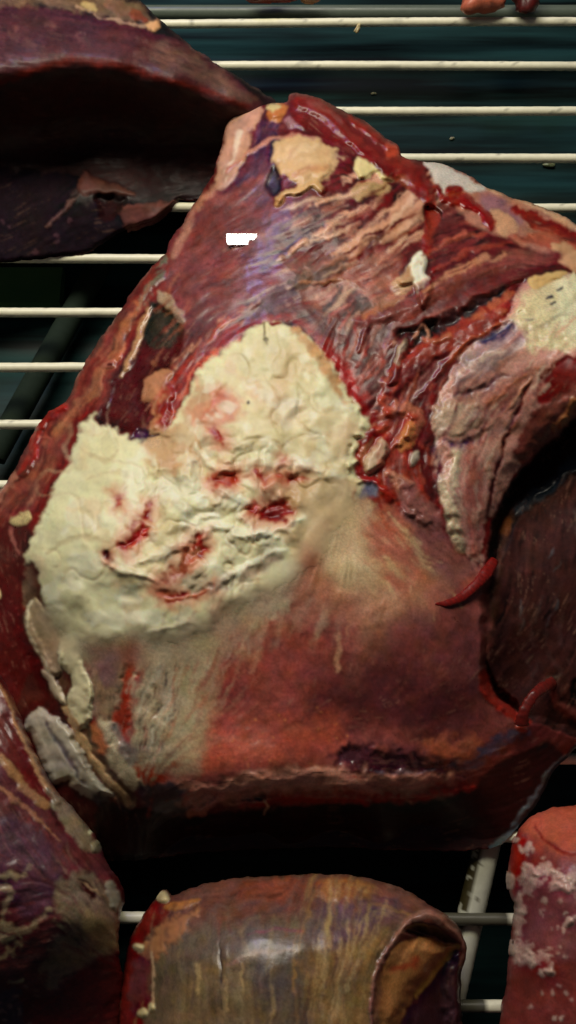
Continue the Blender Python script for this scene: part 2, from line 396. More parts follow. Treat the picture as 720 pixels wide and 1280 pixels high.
# a tube of real thickness along 3-D points
def tube(name, pts, rad, mat, parent=None, seg=12, colfun=None, wob=0.0, seed=0, flat=1.0, rgh=0.42):
    rng = np.random.default_rng(seed); P = np.array(pts, float); n = len(P)
    R = np.interp(np.linspace(0, 1, n), np.linspace(0, 1, len(rad)), rad) if isinstance(rad, (list, tuple)) else np.full(n, rad)
    co = []; fc = []; cols = []
    for i in range(n):
        d = P[min(i + 1, n - 1)] - P[max(i - 1, 0)]; d = d / (np.linalg.norm(d) + 1e-12)
        up = np.array([0, 0, 1.0]); sx = np.cross(d, up); sx = sx / (np.linalg.norm(sx) + 1e-9); sz = np.cross(sx, d)
        for k in range(seg):
            a = 2 * math.pi * k / seg; r = R[i] * (1 + wob * rng.uniform(-1, 1))
            co.append(P[i] + r * (math.cos(a) * sx + flat * math.sin(a) * sz))
            cols.append(colfun(P[i], a, rng) if colfun else (0.6, 0.6, 0.6))
    for i in range(n - 1):
        for k in range(seg):
            a, b = i * seg + k, i * seg + (k + 1) % seg
            fc.append([a, a + seg, b + seg, b])
    fc.append(list(range(seg))); fc.append(list(range((n - 1) * seg, n * seg))[::-1])
    me = bpy.data.meshes.new(name); me.from_pydata([tuple(c) for c in co], [], fc); me.shade_smooth()
    ca = me.color_attributes.new('Col', 'FLOAT_COLOR', 'POINT'); ca.data.foreach_set('color', np.c_[np.array(cols), np.ones(len(cols))].astype(np.float32).ravel())
    ra = me.attributes.new('Rgh', 'FLOAT', 'POINT'); ra.data.foreach_set('value', np.full(len(cols), rgh, np.float32))
    me.materials.append(mat)
    o = bpy.data.objects.new(name, me); SC.collection.objects.link(o); o.parent = parent
    return o
def p3(u, v, z): return np.array([float(c) for c in at(float(u), float(v), z / 1000.0)])

# palette (sRGB)
FAT = (234, 230, 184); FATW = (246, 243, 214); FATY = (206, 186, 128); FATO = (200, 148, 98)
BRED = (150, 36, 24); RED = (122, 32, 24); DRED = (84, 24, 20); MUSC = (104, 44, 38); PURP = (92, 54, 66); PINK = (172, 104, 86)
TAN = (166, 122, 90); SILV = (160, 146, 122); DK = (42, 18, 18)

# ================================================================ THE CASE: tray floor and wire rack
def structure(name, mesh, mat):
    mesh.materials.append(mat); o = bpy.data.objects.new(name, mesh); SC.collection.objects.link(o); o['kind'] = 'structure'; return o
xs = np.linspace(-0.9, 0.9, 3); ys = np.linspace(-0.45, 1.2, 700)
def floor_z(y):
    c = ((y + 0.02) % 0.118) / 0.118
    return -0.050 + 0.0035 * math.exp(-((c - 0.5) / 0.12) ** 2) 
co = [(x, y, floor_z(y)) for y in ys for x in xs]
fc = [[j * 3 + i, j * 3 + i + 1, (j + 1) * 3 + i + 1, (j + 1) * 3 + i] for j in range(len(ys) - 1) for i in range(2)]
me = bpy.data.meshes.new('tray_floor'); me.from_pydata(co, [], fc); me.shade_smooth()
structure('tray_floor', me, simple_mat('dark_tray', (8, 17, 17), 0.45, 0.0, 0.10, col2=(34, 66, 66), nscale=9, stretch=(0.5, 7, 1), bump=0.12))  # teal bands: reflections on the tray put into its colour

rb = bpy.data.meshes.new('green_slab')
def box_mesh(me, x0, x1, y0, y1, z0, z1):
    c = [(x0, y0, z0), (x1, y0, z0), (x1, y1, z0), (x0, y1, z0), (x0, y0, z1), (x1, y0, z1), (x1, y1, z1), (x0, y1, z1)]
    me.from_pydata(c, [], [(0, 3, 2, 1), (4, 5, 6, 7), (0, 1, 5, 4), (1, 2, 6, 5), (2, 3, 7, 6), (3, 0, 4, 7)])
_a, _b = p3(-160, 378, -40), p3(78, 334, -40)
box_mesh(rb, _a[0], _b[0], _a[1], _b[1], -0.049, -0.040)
structure('reflection_slab', rb, simple_mat('green_reflection', (70, 112, 74), 0.35, 0, 0.5, col2=(92, 128, 80), nscale=30))  # added slab, its green standing for a reflection under the rack
WA, WB = -0.07960461, 1.07443048
wire_mat = meat_mat('white_enamel', 300, 0.03, 0.1, 0.5, cvar=0.05); wire_mat.name = 'white_enamel'
rack = root_at('wire_rack', 'white enamelled wire rack carrying the raw meat', 'rack', 360, 640)
def wire_col(p, a, rng):
    x, y, z = p
    c = np.array([0.92, 0.89, 0.66])
    st = 0.0
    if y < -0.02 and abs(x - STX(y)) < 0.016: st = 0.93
    n = mnoise.noise(Vector((x * 60, y * 60, a * .6))); n2 = mnoise.noise(Vector((x * 260, y * 90 + 5, a)))
    if n > 0.42: st = max(st, min(.35, (n - 0.42) * 2.0))
    if n2 > 0.52: st = max(st, .45)
    c = c * (1 + 0.12 * mnoise.noise(Vector((x * 25, y * 40, 3))))
    return c * (1 - st) + np.array([0.020, 0.018, 0.008]) * st
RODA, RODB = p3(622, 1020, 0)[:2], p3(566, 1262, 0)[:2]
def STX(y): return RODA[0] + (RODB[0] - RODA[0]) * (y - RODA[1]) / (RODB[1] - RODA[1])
for k in range(-1, 17):
    y = ZC * (WA * k + WB)
    pts = [(x, y + 0.0005 * math.sin(x * 9 + k) + 0.006 * x * x * 0.3 + 0.002 * x * (1 if k < 4 else 0), 0.0004 * math.sin(x * 14 + k * 2.1)) for x in np.linspace(-0.34, 0.34, 260)]
    tube('wire', pts, 0.0028, wire_mat, rack, 10, wire_col, 0.03, k + 5)
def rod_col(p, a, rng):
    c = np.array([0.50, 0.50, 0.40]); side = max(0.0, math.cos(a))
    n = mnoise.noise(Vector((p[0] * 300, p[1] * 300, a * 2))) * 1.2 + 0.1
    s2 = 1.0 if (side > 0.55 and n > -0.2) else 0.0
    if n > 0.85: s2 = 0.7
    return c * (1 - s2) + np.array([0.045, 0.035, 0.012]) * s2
def dark_rod(p, a, rng): return np.array([0.018, 0.028, 0.02])
def rod(a, b, r, nm='support_rod', cf=None):
    A, B = np.array(a), np.array(b)
    tube(nm, [A + (B - A) * t for t in np.linspace(0, 1, 160)], r, wire_mat, rack, 20, cf or rod_col, 0.012, 3, rgh=0.8 if cf else 0.42)
d = (RODB - RODA)
rod((*(RODA - d * 0.35), -0.0085), (*(RODB + d * 0.45), -0.0085), 0.0066)
la, lb = p3(125, 300, -14), p3(-20, 560, -14)
rod((la[0], la[1], -0.030), (lb[0], lb[1], -0.030), 0.0075, 'cross_rod', dark_rod)
_y = p3(360, 13, -4)[1]
tube('streak_rail', [(x, _y, -0.006) for x in np.linspace(-0.34, 0.34, 60)], 0.0048, wire_mat, rack, 14, lambda p, a, rng: np.array([0.10, 0.125, 0.095]), 0.0, 4)  # rail added for a grey-green reflection streak on the tray floor
for sx in (-0.34, 0.34):
    tube('side_rod', [(sx, y, -0.003) for y in np.linspace(-0.12, 0.62, 40)], 0.004, wire_mat, rack, 12, wire_col, 0.0, 9)

# ================================================================ 1. the big cut in the middle
M = Piece((-75, 100, 800, 1120), 7)
M.flow([(320, 300, 1, -.5), (420, 280, 1, -.62), (500, 250, 1, -.9), (380, 380, 1, -.5), (600, 320, 1, -.5), (560, 390, 1, -.6), (520, 480, .6, -1), (120, 450, .6, -1),
        (40, 580, .6, -1), (250, 470, .7, -1), (250, 230, 1, -.8), (290, 170, .3, -1), (300, 350, 1, -.4), (150, 650, 1, -.2), (330, 550, 1, .1), (200, 860, .35, -1), (300, 800, .3, -1), (450, 780, .2, -1),
        (520, 700, .8, .6), (300, 960, 1, -.25), (450, 970, 1, .1), (590, 960, 1, -.3), (600, 440, .9, -.55), (600, 600, .15, -1), (570, 540, .5, -1), (670, 500, .7, -1), (680, 250, 1, .4), (640, 290, 1, .35),
        (680, 700, .2, -1), (700, 800, .6, -1), (640, 640, .3, -1), (30, 750, .3, 1), (80, 950, .5, 1), (450, 180, .8, .6), (430, 440, .5, -1), (560, 620, .5, .9)])
M.relief([(300, 140, 38), (360, 130, 40), (450, 165, 36), (540, 210, 30), (620, 245, 25), (720, 285, 20), (790, 310, 15), (250, 250, 45), (215, 310, 40), (320, 220, 55), (400, 220, 58), (480, 250, 52),
          (560, 300, 49), (650, 320, 45), (730, 345, 42), (300, 340, 62), (400, 350, 63), (480, 350, 61), (640, 450, 64), (560, 540, 60), (720, 430, 66), (780, 480, 66), (590, 690, 47), (580, 620, 56), (700, 500, 58),
          (340, 440, 70), (300, 510, 75), (200, 600, 72), (120, 600, 66), (75, 640, 60), (45, 700, 54), (150, 400, 36), (100, 470, 30), (50, 540, 22), (5, 600, 16), (190, 420, 50), (190, 340, 42),
          (15, 720, 34), (-10, 800, 26), (40, 870, 32), (-60, 800, 15), (300, 640, 76), (450, 620, 70), (510, 700, 65), (560, 780, 58), (598, 850, 46), (300, 780, 73), (440, 830, 64), (200, 870, 62), (300, 920, 64),
          (430, 930, 57), (550, 920, 49), (100, 870, 52), (150, 980, 42), (250, 992, 52), (400, 985, 52), (520, 982, 45), (250, 1010, 44), (330, 1005, 46), (420, 1003, 45), (520, 998, 36), (610, 950, 32), (200, 1076, 2), (350, 1066, 1), (480, 1066, 1), (600, 1056, 1), (120, 1060, 9), (60, 1000, 26), (660, 960, 14),
          (670, 610, 32), (640, 650, 36), (690, 700, 40), (660, 790, 36), (640, 850, 28), (700, 860, 30), (730, 930, 12), (780, 720, 36), (610, 780, 44), (240, 1042, 3), (330, 1038, 3), (420, 1036, 2), (520, 1030, 2)])
M.C[:] = srgb(MUSC) * (1 + 0.16 * M.L['m'][..., None] + 0.10 * M.L['c'][..., None] + 0.1 * M.noise(20, 2, 3)[..., None]).clip(0.3, 2)
M.Z += 0.9 * M.noise(34, 8, 3)
P, L, B = M.p, M.l, M.b
# --- A. upper left lobe
P([(200, 300), (260, 200), (330, 150), (430, 190), (420, 260), (400, 330), (330, 400), (250, 440), (200, 400)], (112, 50, 47), soft=20, fib=.16)
P([(300, 160), (345, 150), (352, 200), (345, 235), (320, 260), (290, 225), (285, 190)], (84, 46, 62), soft=10, fib=.2, rag=4)
B(305, 345, 46, 34, (120, 80, 98), soft=30, rough=.32, op=.7); P([(225, 330), (250, 300), (330, 300), (370, 340), (340, 390), (260, 400), (220, 370)], (122, 62, 62), soft=24, fib=.15, rag=6)  # lilac patch: bluish glow below the lamp glint put into the colour
L([(262, 240), (285, 250), (330, 225), (345, 245)], 12, (140, 70, 60), soft=8, fib=.2, rag=3, op=.7)
UPL = [(225, 320), (262, 250), (300, 160), (350, 165), (350, 250), (380, 290), (340, 345), (350, 395), (250, 445), (215, 380)]
M.streaks(UPL, 110, [(150, 82, 72), (124, 56, 52), (138, 64, 50)], ln=(30, 90), w=(4, 11), op=(0.15, 0.4), dz=0.2, seed=1)
M.streaks(UPL, 80, [(78, 24, 26), (96, 30, 26), (72, 32, 44)], ln=(20, 60), w=(4, 12), op=(0.2, 0.45), dz=-0.2, seed=2)
P([(290, 136), (322, 132), (330, 140), (312, 165), (306, 200), (290, 228), (272, 232), (268, 222), (280, 180)], (188, 140, 116), soft=4, fib=.12, rag=2.5, dz=1.5, hz=5, part='fat_edge')
L([(300, 165), (292, 195), (280, 225)], 5, (226, 200, 176), soft=4, rag=1.5, dz=.5, hz=2, thr=-.4)
L([(268, 234), (250, 255), (232, 285), (218, 320)], 9, (178, 122, 100), soft=6, rag=2, op=.75, dz=.6, hz=4)
L([(285, 215), (310, 188), (340, 176), (372, 172), (400, 178)], [4, 6, 5, 6, 8], (186, 124, 106), soft=3, dz=1.2, hz=3, rag=1)
B(346, 140, 12, 13, (188, 118, 64), soft=4, dz=4, hz=9, rag=2, part='fat_nub'); B(340, 132, 9, 5, FATY, soft=3, dz=2, hz=4, rag=2)
B(372, 156, 16, 9, (150, 104, 108), rot=15, soft=5, dz=3, hz=7, rag=2); B(381, 146, 6, 3, FATY, rot=25, soft=2, dz=1, hz=2)
P([(338, 160), (372, 168), (405, 172), (420, 165), (400, 150), (360, 165)], (104, 30, 28), soft=6, fib=.1)
P([(346, 180), (368, 174), (392, 174), (414, 184), (421, 204), (412, 222), (392, 228), (378, 232), (362, 222), (348, 208)], (216, 178, 130), soft=6, rag=4, dz=2.8, hz=12, lump=.5, part='fat_nub')
L([(352, 200), (372, 190), (396, 184)], [6, 10, 6], (226, 192, 148), soft=6, rag=3, dz=1.0, hz=5)  # lighter ridge: highlight on the fat painted as colour
L([(366, 218), (388, 210), (408, 208)], [5, 9, 5], (196, 146, 104), soft=6, rag=3, dz=-.8, hz=5); M.streaks([(346, 180), (392, 174), (421, 204), (392, 228), (350, 210)], 16, [(230, 196, 152), (188, 134, 96)], ln=(10, 26), w=(2, 5), op=(.3, .6), dz=.4, seed=31)
L([(349, 248), (358, 240), (376, 238), (390, 228), (402, 236)], [9, 10, 9, 12, 8], (208, 168, 118), soft=3, rag=2, dz=3.5, hz=5, part='fat_nub')
B(350, 252, 5, 8, (200, 150, 100), rot=20, soft=2, dz=2, hz=4)
P([(345, 205), (352, 222), (345, 245), (330, 235)], (58, 26, 40), soft=6, dz=-2, hz=5)
# --- marbled fan in the middle
P([(400, 235), (450, 205), (500, 235), (520, 260), (470, 300), (420, 330), (350, 330), (345, 280)], (104, 36, 32), soft=10, fib=.3, fs='m')
P([(340, 290), (420, 240), (470, 240), (400, 300), (330, 345)], (94, 38, 40), soft=8, fib=.25)
for pts, w in [([(405, 262), (440, 240), (475, 222), (500, 215)], [2, 8, 14, 8]), ([(380, 300), (420, 278), (450, 262), (470, 255)], [2, 7, 8, 3]), ([(430, 225), (455, 218), (480, 205)], [3, 7, 5]),
               ([(345, 330), (385, 300), (420, 290)], [2, 6, 2]), ([(360, 275), (400, 252), (430, 240)], [1, 3, 1]), ([(400, 330), (440, 305), (475, 282), (515, 250)], [6, 14, 18, 22]),
               ([(470, 330), (500, 300), (530, 260)], [3, 7, 4]), ([(360, 360), (400, 335), (440, 322)], [3, 7, 4])]:
    L(pts, [x * 1.25 for x in w], (212, 160, 130), soft=5, rag=3, rs=7, dz=.6, hz=4, fib=.08, thr=-1.3)
P([(541, 226), (544, 246), (538, 262), (515, 284), (490, 300), (462, 306), (436, 330), (404, 352), (384, 348), (396, 330), (430, 306), (462, 284), (505, 246)], (208, 154, 122), soft=7, rag=4, rs=8, dz=1.2, hz=8, fib=.1, part='fat_seam')
for pts in ([(455, 300), (490, 278), (520, 268)], [(470, 312), (500, 296), (525, 276)], [(420, 322), (450, 305)]): L(pts, [2, 7, 2], (112, 36, 30), soft=3, rag=1.5, dz=-.8, hz=3)
P([(446, 199), (462, 197), (478, 202), (492, 214), (494, 226), (480, 224), (468, 216), (462, 224), (450, 224), (444, 212)], (224, 206, 148), soft=2.5, rag=1.5, dz=4, hz=6, lump=.6, ls=7, part='fat_nub')
P([(450, 228), (475, 228), (490, 235), (470, 245), (450, 250), (440, 240)], (188, 150, 104), soft=5, rag=3, dz=.8, hz=4)
P([(380, 335), (470, 312), (500, 330), (512, 372), (480, 388), (440, 400), (390, 375)], (168, 98, 76), soft=18, rag=8, rs=12, fib=.14, op=.85)
for c, r, col in [((395, 342), (38, 16), (98, 72, 62)), ((430, 378), (26, 16), (96, 74, 70)), ((452, 395), (20, 18), (90, 62, 54)), ((375, 325), (20, 12), (110, 66, 54)), ((345, 375), (26, 14), (100, 68, 80))]:
    B(c[0], c[1], r[0], r[1], col, rot=-25, soft=8, rag=7, rs=7, fib=.15, op=.9, rough=.55)
L([(372, 352), (400, 350), (430, 352), (452, 362)], [2, 5, 4, 2], (176, 118, 88), soft=3, rag=2, dz=.8, hz=3)
L([(460, 405), (452, 420), (446, 440)], [5, 7, 3], (150, 104, 84), soft=2.5, rag=1.5, dz=1.5, hz=3)
L([(412, 400), (425, 385), (440, 378)], [3, 4, 3], (160, 100, 90), soft=3, rag=1.5, dz=.8, hz=2)
P([(380, 395), (440, 400), (470, 420), (500, 420), (495, 470), (470, 510), (445, 480), (415, 440)], (92, 34, 30), soft=8, fib=.2, rag=5)
for u, v in ((425, 425), (440, 455), (470, 440), (455, 420)): B(u, v, 7, 4, (120, 70, 62), soft=4, rag=3, rs=4, dz=.5, hz=2)
P([(518, 318), (532, 317), (536, 330), (532, 342), (542, 350), (541, 362), (532, 382), (522, 383), (520, 368), (514, 352), (500, 356), (494, 347), (508, 340), (512, 330)], FATW, soft=2, rag=1, dz=3.5, hz=4, lump=.5, ls=8, part='fat_nub')
P([(494, 347), (512, 334), (514, 356), (505, 366), (488, 362)], (196, 156, 116), soft=5, rag=2, dz=.6, hz=4)
P([(500, 430), (511, 426), (509, 440), (502, 456), (497, 476), (484, 482), (488, 462), (494, 448)], (174, 152, 124), soft=2, rag=1.3, dz=2.5, hz=3, fib=.1, part='fat_nub')
B(492, 430, 4, 4, (186, 140, 120), soft=2, dz=1.5, hz=2)
FANR = [(350, 280), (400, 235), (450, 225), (530, 235), (540, 280), (510, 310), (500, 380), (450, 420), (400, 380), (345, 350)]
M.streaks(FANR, 50, [(222, 172, 142), (202, 144, 116), (232, 190, 158), (180, 118, 94)], ln=(18, 70), w=(3, 10), op=(0.3, 0.75), dz=0.4, seed=4)
M.streaks(FANR, 85, [(110, 28, 24), (128, 38, 30), (92, 26, 26)], ln=(20, 60), w=(2, 8), op=(0.3, 0.7), dz=-0.4, seed=3)
RIBS = [(540, 290), (620, 285), (700, 325), (690, 345), (600, 400), (540, 430), (470, 470), (420, 430), (440, 405), (530, 350)]
M.streaks(RIBS, 55, [(150, 48, 36), (168, 74, 54), (138, 36, 28), (200, 132, 104)], ln=(24, 80), w=(3, 9), op=(0.3, 0.7), dz=0.4, seed=5)
M.streaks(RIBS, 50, [(58, 18, 18), (74, 24, 24)], ln=(20, 70), w=(2, 6), op=(0.3, 0.7), dz=-0.6, seed=6)
# --- upper edge: rolled red muscle
P([(360, 128), (372, 120), (400, 130), (470, 175), (545, 235), (520, 240), (480, 215), (420, 180), (375, 160)], (110, 30, 26), soft=5)
L([(372, 128), (395, 136), (420, 156), (450, 186), (472, 200)], [18, 22, 20, 20, 14], (124, 30, 24), soft=4, dz=5, hz=11, rag=1.5, fib=.05, part='muscle_roll')
L([(384, 128), (400, 134), (425, 152)], [4, 7, 3], (134, 62, 58), soft=5, rag=2)
L([(436, 148), (455, 160), (480, 180), (498, 184)], [6, 12, 12, 6], (132, 36, 26), soft=3, dz=3, hz=6, rag=2)
P([(480, 178), (500, 182), (498, 194), (486, 196)], (160, 62, 42), soft=3, rag=2, dz=1, hz=4)
L([(478, 205), (500, 210), (520, 226), (535, 246)], [20, 26, 26, 18], (122, 32, 22), soft=4, dz=5, hz=12, rag=2, part='muscle_roll')
L([(490, 222), (502, 224), (512, 232)], 10, (156, 74, 42), soft=6, rag=2, op=.7)
# --- far right shoulder skin
P([(530, 200), (560, 208), (610, 232), (660, 252), (722, 286), (800, 320), (800, 380), (720, 330), (660, 320), (600, 290), (560, 250)], (176, 118, 96), soft=6, fib=.1, rag=3, rough=.34)
P([(528, 202), (555, 206), (585, 222), (606, 236), (590, 244), (572, 238), (560, 248), (548, 240), (538, 222)], (214, 204, 190), soft=4, rag=2, dz=1.5, hz=8, part='membrane')
P([(612, 240), (640, 262), (655, 268), (650, 282), (620, 275), (600, 260)], (150, 104, 104), soft=12, rag=4)
for pts, w in [([(610, 236), (640, 246), (680, 262), (720, 284), (780, 320)], [3, 5, 6, 8, 8])]: L(pts, w, (214, 166, 128), soft=4, rag=1.5, dz=.8, hz=3)
L([(645, 262), (668, 272), (690, 285), (725, 302), (790, 340)], [8, 20, 18, 16, 16], (138, 50, 36), soft=5, rag=4, fib=.18, dz=-1, hz=6)
L([(640, 300), (680, 300), (720, 312), (780, 340)], [6, 18, 14, 14], (168, 88, 66), soft=6, rag=4, fib=.18)
P([(612, 262), (635, 268), (650, 285), (635, 296), (618, 285)], (202, 152, 116), soft=4, rag=2, dz=1.2, hz=6)
P([(690, 302), (720, 310), (790, 350), (790, 380), (720, 345), (700, 330)], (204, 158, 118), soft=5, rag=3, dz=1.5, hz=6, part='fat_seam')
L([(545, 236), (558, 250), (585, 254), (605, 268), (614, 284)], [10, 15, 16, 14, 10], (138, 38, 26), soft=3, dz=4, hz=7, rag=2, lump=.6, ls=9, part='muscle_roll')
B(568, 239, 11, 9, (150, 62, 46), soft=3, dz=4, hz=8, rag=1)
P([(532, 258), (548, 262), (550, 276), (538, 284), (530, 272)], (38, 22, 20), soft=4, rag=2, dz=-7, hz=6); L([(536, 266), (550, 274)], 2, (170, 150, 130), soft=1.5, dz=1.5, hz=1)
P([(540, 240), (548, 300), (530, 318), (528, 285)], (140, 46, 32), soft=4, rag=3, dz=1, hz=5)
# --- right of the fan: red muscle ribs
P([(545, 285), (600, 285), (700, 330), (720, 345), (660, 350), (560, 380), (520, 400), (540, 340)], (100, 34, 32), soft=8, fib=.3, fs='m')
for pts, w, c, d in [([(530, 320), (570, 298), (610, 290)], [3, 8, 3], (150, 66, 50), 1.5), ([(545, 340), (590, 312), (640, 305)], [4, 9, 4], (140, 56, 44), 1.6), ([(548, 312), (580, 290)], [3, 5], (160, 76, 60), 1.0)]:
    L(pts, w, c, soft=3, rag=2, dz=d, hz=4, fib=.15)
L([(700, 322), (650, 325), (600, 335), (560, 356), (520, 380), (480, 396), (448, 402)], [14, 22, 24, 24, 24, 20, 14], (126, 62, 52), soft=8, dz=3.2, hz=14, rag=3.5, rs=12, fib=.22, part='muscle_roll')
L([(640, 316), (600, 326), (560, 345), (530, 366)], [3, 8, 7, 3], (168, 112, 84), soft=4, rag=3, rs=6, thr=-1, fib=.1)
L([(500, 372), (475, 384), (455, 396)], [4, 10, 6], (160, 96, 66), soft=4, rag=2.5, fib=.15)
L([(700, 352), (650, 356), (610, 376), (570, 398), (535, 412), (500, 418)], [8, 14, 22, 26, 24, 14], (60, 26, 24), soft=10, dz=-5, hz=12, rag=3, fib=.15)
L([(545, 400), (525, 432), (510, 445)], [16, 18, 8], (54, 28, 24), soft=7, dz=-3, hz=8, rag=4)
P([(690, 335), (650, 368), (660, 385), (640, 396), (600, 420), (560, 445), (520, 470), (488, 500), (475, 480), (500, 450), (550, 415), (620, 372)], (142, 48, 34), soft=5, rag=4, rs=7, dz=2, hz=8, fib=.2, fs='f', lump=.5, ls=8)
P([(640, 350), (690, 335), (722, 350), (700, 365), (640, 378)], (96, 26, 24), soft=8, rag=3)
for u, v in ((617, 378), (636, 370), (600, 392), (625, 390)): B(u, v, 9, 5, (176, 96, 66), rot=-30, soft=4, rag=3, rs=4, op=.7, dz=.6, hz=3)
L([(640, 398), (600, 416), (570, 438), (545, 470), (520, 500)], [4, 8, 9, 6, 3], (176, 84, 56), soft=3, rag=2, dz=1.5, hz=3, thr=-1.2)
L([(520, 424), (528, 408), (536, 414), (534, 424)], 4, (190, 130, 104), soft=2, rag=1, dz=2, hz=2); L([(530, 424), (545, 428), (560, 416)], 5, (170, 90, 66), soft=3, rag=1.5, dz=1.5, hz=2)
P([(475, 480), (520, 455), (560, 440), (545, 500), (530, 560), (520, 600), (490, 560)], (110, 36, 34), soft=10, rag=4, fib=.25)
for pts in ([(540, 455), (520, 490), (512, 520)], [(556, 460), (535, 500), (530, 530)]): L(pts, [2, 3, 2], (150, 92, 84), soft=3, rag=1.5, thr=-.4)
M.streaks([(400, 400), (470, 420), (500, 470), (545, 450), (560, 470), (520, 560), (470, 560), (440, 490)], 90, [(160, 52, 38), (184, 96, 72), (110, 32, 28), (74, 24, 24), (150, 100, 88)], ln=(14, 50), w=(1.5, 5), op=(0.3, 0.7), dz=0.4, seed=7)
# --- right pale flap
P([(735, 345), (700, 342), (664, 352), (645, 372), (628, 404), (604, 424), (582, 438), (560, 476), (538, 512), (541, 540), (550, 575), (553, 625), (566, 672), (588, 698), (606, 697), (612, 655), (628, 620), (648, 585), (690, 548), (735, 510), (800, 500), (800, 350)],
  (204, 148, 132), soft=5, rag=3, dz=5, hz=20, fib=.10, fs='m', lump=.6, ls=26, fk=.25, part='silverskin')
P([(735, 350), (690, 352), (655, 372), (640, 410), (660, 440), (700, 436), (740, 430)], (218, 204, 158), fk=.1, soft=14, rag=6, lump=.9, ls=12, hz=6, fib=.03)
P([(700, 350), (740, 350), (740, 410), (705, 420), (694, 390)], (232, 226, 184), soft=10, rag=5, lump=.8, ls=9, hz=5)
P([(660, 353), (672, 344), (690, 340), (708, 340), (700, 350), (684, 354), (668, 362)], (214, 178, 116), soft=2, dz=3, hz=4, rag=1, part='fat_nub')
for u, v in ((686, 372), (690, 378), (664, 400), (646, 434), (700, 362)): L([(u - 4, v + 1), (u + 3, v - 2)], 2.5, (70, 62, 70), soft=2)
P([(600, 425), (640, 405), (660, 420), (640, 450), (600, 470), (570, 480), (575, 450)], (160, 128, 124), soft=12, rag=5, fib=.12)
L([(640, 408), (622, 418), (604, 428)], [10, 14, 8], (72, 52, 74), soft=8, rag=3, dz=-1.5, hz=6)
L([(568, 494), (590, 492), (608, 484), (622, 472), (636, 470)], [5, 10, 9, 6, 4], (96, 60, 74), soft=12, rag=3, dz=-2.4, hz=10)
L([(556, 552), (578, 556), (596, 548), (608, 538)], [5, 12, 12, 6], (84, 54, 80), soft=13, rag=3, dz=-2.8, hz=10)
P([(545, 505), (575, 505), (600, 510), (598, 530), (570, 545), (545, 545), (538, 525)], (192, 162, 136), soft=10, rag=5, fib=.22, dz=1.5, hz=8)
L([(570, 566), (562, 600), (565, 640), (574, 685)], [8, 22, 22, 14], (218, 198, 164), soft=10, rag=3, fib=.12, dz=1, hz=9)
L([(590, 560), (592, 620), (596, 690)], [12, 22, 14], (182, 112, 96), soft=12, rag=4, fib=.16)
L([(547, 560), (548, 620), (560, 680), (584, 712)], 6, (96, 64, 84), soft=8, rag=2, op=.5)
L([(660, 470), (634, 490), (615, 520), (610, 550)], [14, 24, 22, 10], (166, 106, 94), soft=14, rag=4, fib=.22)
for pts in ([(700, 440), (660, 480), (640, 520), (622, 570)], [(672, 462), (640, 480), (610, 505)], [(650, 520), (630, 550), (608, 590)], [(604, 540), (636, 512), (668, 470)]):
    L(pts, [3, 6, 6, 3][:len(pts)], (196, 128, 100), soft=5, rag=2, dz=.6, hz=2, thr=-.8)
P([(740, 445), (715, 444), (690, 456), (672, 480), (668, 500), (690, 505), (740, 480)], (128, 36, 28), soft=7, rag=3, dz=-1, hz=6, fib=.1)
P([(735, 480), (700, 490), (660, 520), (640, 560), (660, 580), (700, 545), (738, 515)], (132, 70, 58), soft=8, rag=3, fib=.2)
L([(716, 500), (708, 520), (694, 536)], [8, 12, 8], (166, 104, 66), soft=5, rag=2, dz=1, hz=5)
L([(664, 478), (640, 530), (616, 600), (606, 660)], [2, 4, 4, 3], (100, 34, 30), soft=4, rag=2, dz=-.7, hz=2)
L([(611, 650), (604, 690)], 8, (116, 36, 30), soft=4, rag=2)
FLR = [(560, 480), (610, 430), (660, 400), (700, 440), (670, 500), (620, 570), (606, 690), (580, 690), (556, 620), (545, 520)]
M.streaks(FLR, 90, [(220, 176, 154), (232, 206, 180), (190, 122, 106), (208, 146, 122)], ln=(18, 70), w=(1.5, 5), op=(0.25, 0.65), dz=0.45, seed=8)
M.streaks(FLR, 60, [(132, 70, 72), (140, 66, 56), (112, 72, 84)], ln=(18, 60), w=(3, 8), op=(0.15, 0.4), dz=-0.25, seed=9)
# --- recess and dark inner cut on the right
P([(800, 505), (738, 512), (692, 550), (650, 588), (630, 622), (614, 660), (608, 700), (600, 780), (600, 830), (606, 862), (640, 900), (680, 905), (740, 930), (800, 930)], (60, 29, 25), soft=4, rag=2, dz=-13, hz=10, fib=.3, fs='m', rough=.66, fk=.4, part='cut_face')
P([(735, 512), (690, 556), (640, 600), (618, 650), (612, 700), (628, 700), (650, 650), (700, 610), (740, 580)], (40, 20, 18), soft=6, dz=-6, hz=12)  # darker strip below the flap: its shade put into the colour
L([(645, 640), (675, 615), (700, 595), (745, 560)], [5, 15, 15, 18], (36, 42, 54), soft=10, rag=2.5, fib=.1, rough=.3, dz=1, hz=5)
L([(640, 640), (628, 680), (624, 720), (614, 780), (606, 800)], [10, 10, 9, 9, 6], (78, 46, 36), soft=7, rag=3, dz=1.5, hz=6)
L([(634, 650), (630, 668)], 10, (120, 66, 34), soft=5, rag=2)
for i in range(12):
    rr = random.Random(i * 7 + 1); u = 645 + rr.random() * 80; v = 640 + rr.random() * 220; a = math.radians(-75 + (v - 640) * 0.12 + rr.uniform(-25, 25)); ln = rr.uniform(8, 34)
    L([(u, v), (u + ln * .5 * math.cos(a) + 2, v + ln * .5 * math.sin(a)), (u + ln * math.cos(a), v + ln * math.sin(a))], [1, rr.uniform(1.5, 3.5), 1], rr.choice([(84, 66, 60), (66, 44, 40), (74, 70, 72), (98, 72, 56)]), soft=3, rag=1, dz=.9, hz=2, op=.8)
for i in range(4):
    o = i * 17
    L([(668 + o, 850 - o * .2), (652 + o, 815), (648 + o, 780), (662 + o, 745)], [1, 2.5, 2.5, 1], (70, 42, 38), soft=3, rag=2.5, dz=.3, hz=2, op=.6)
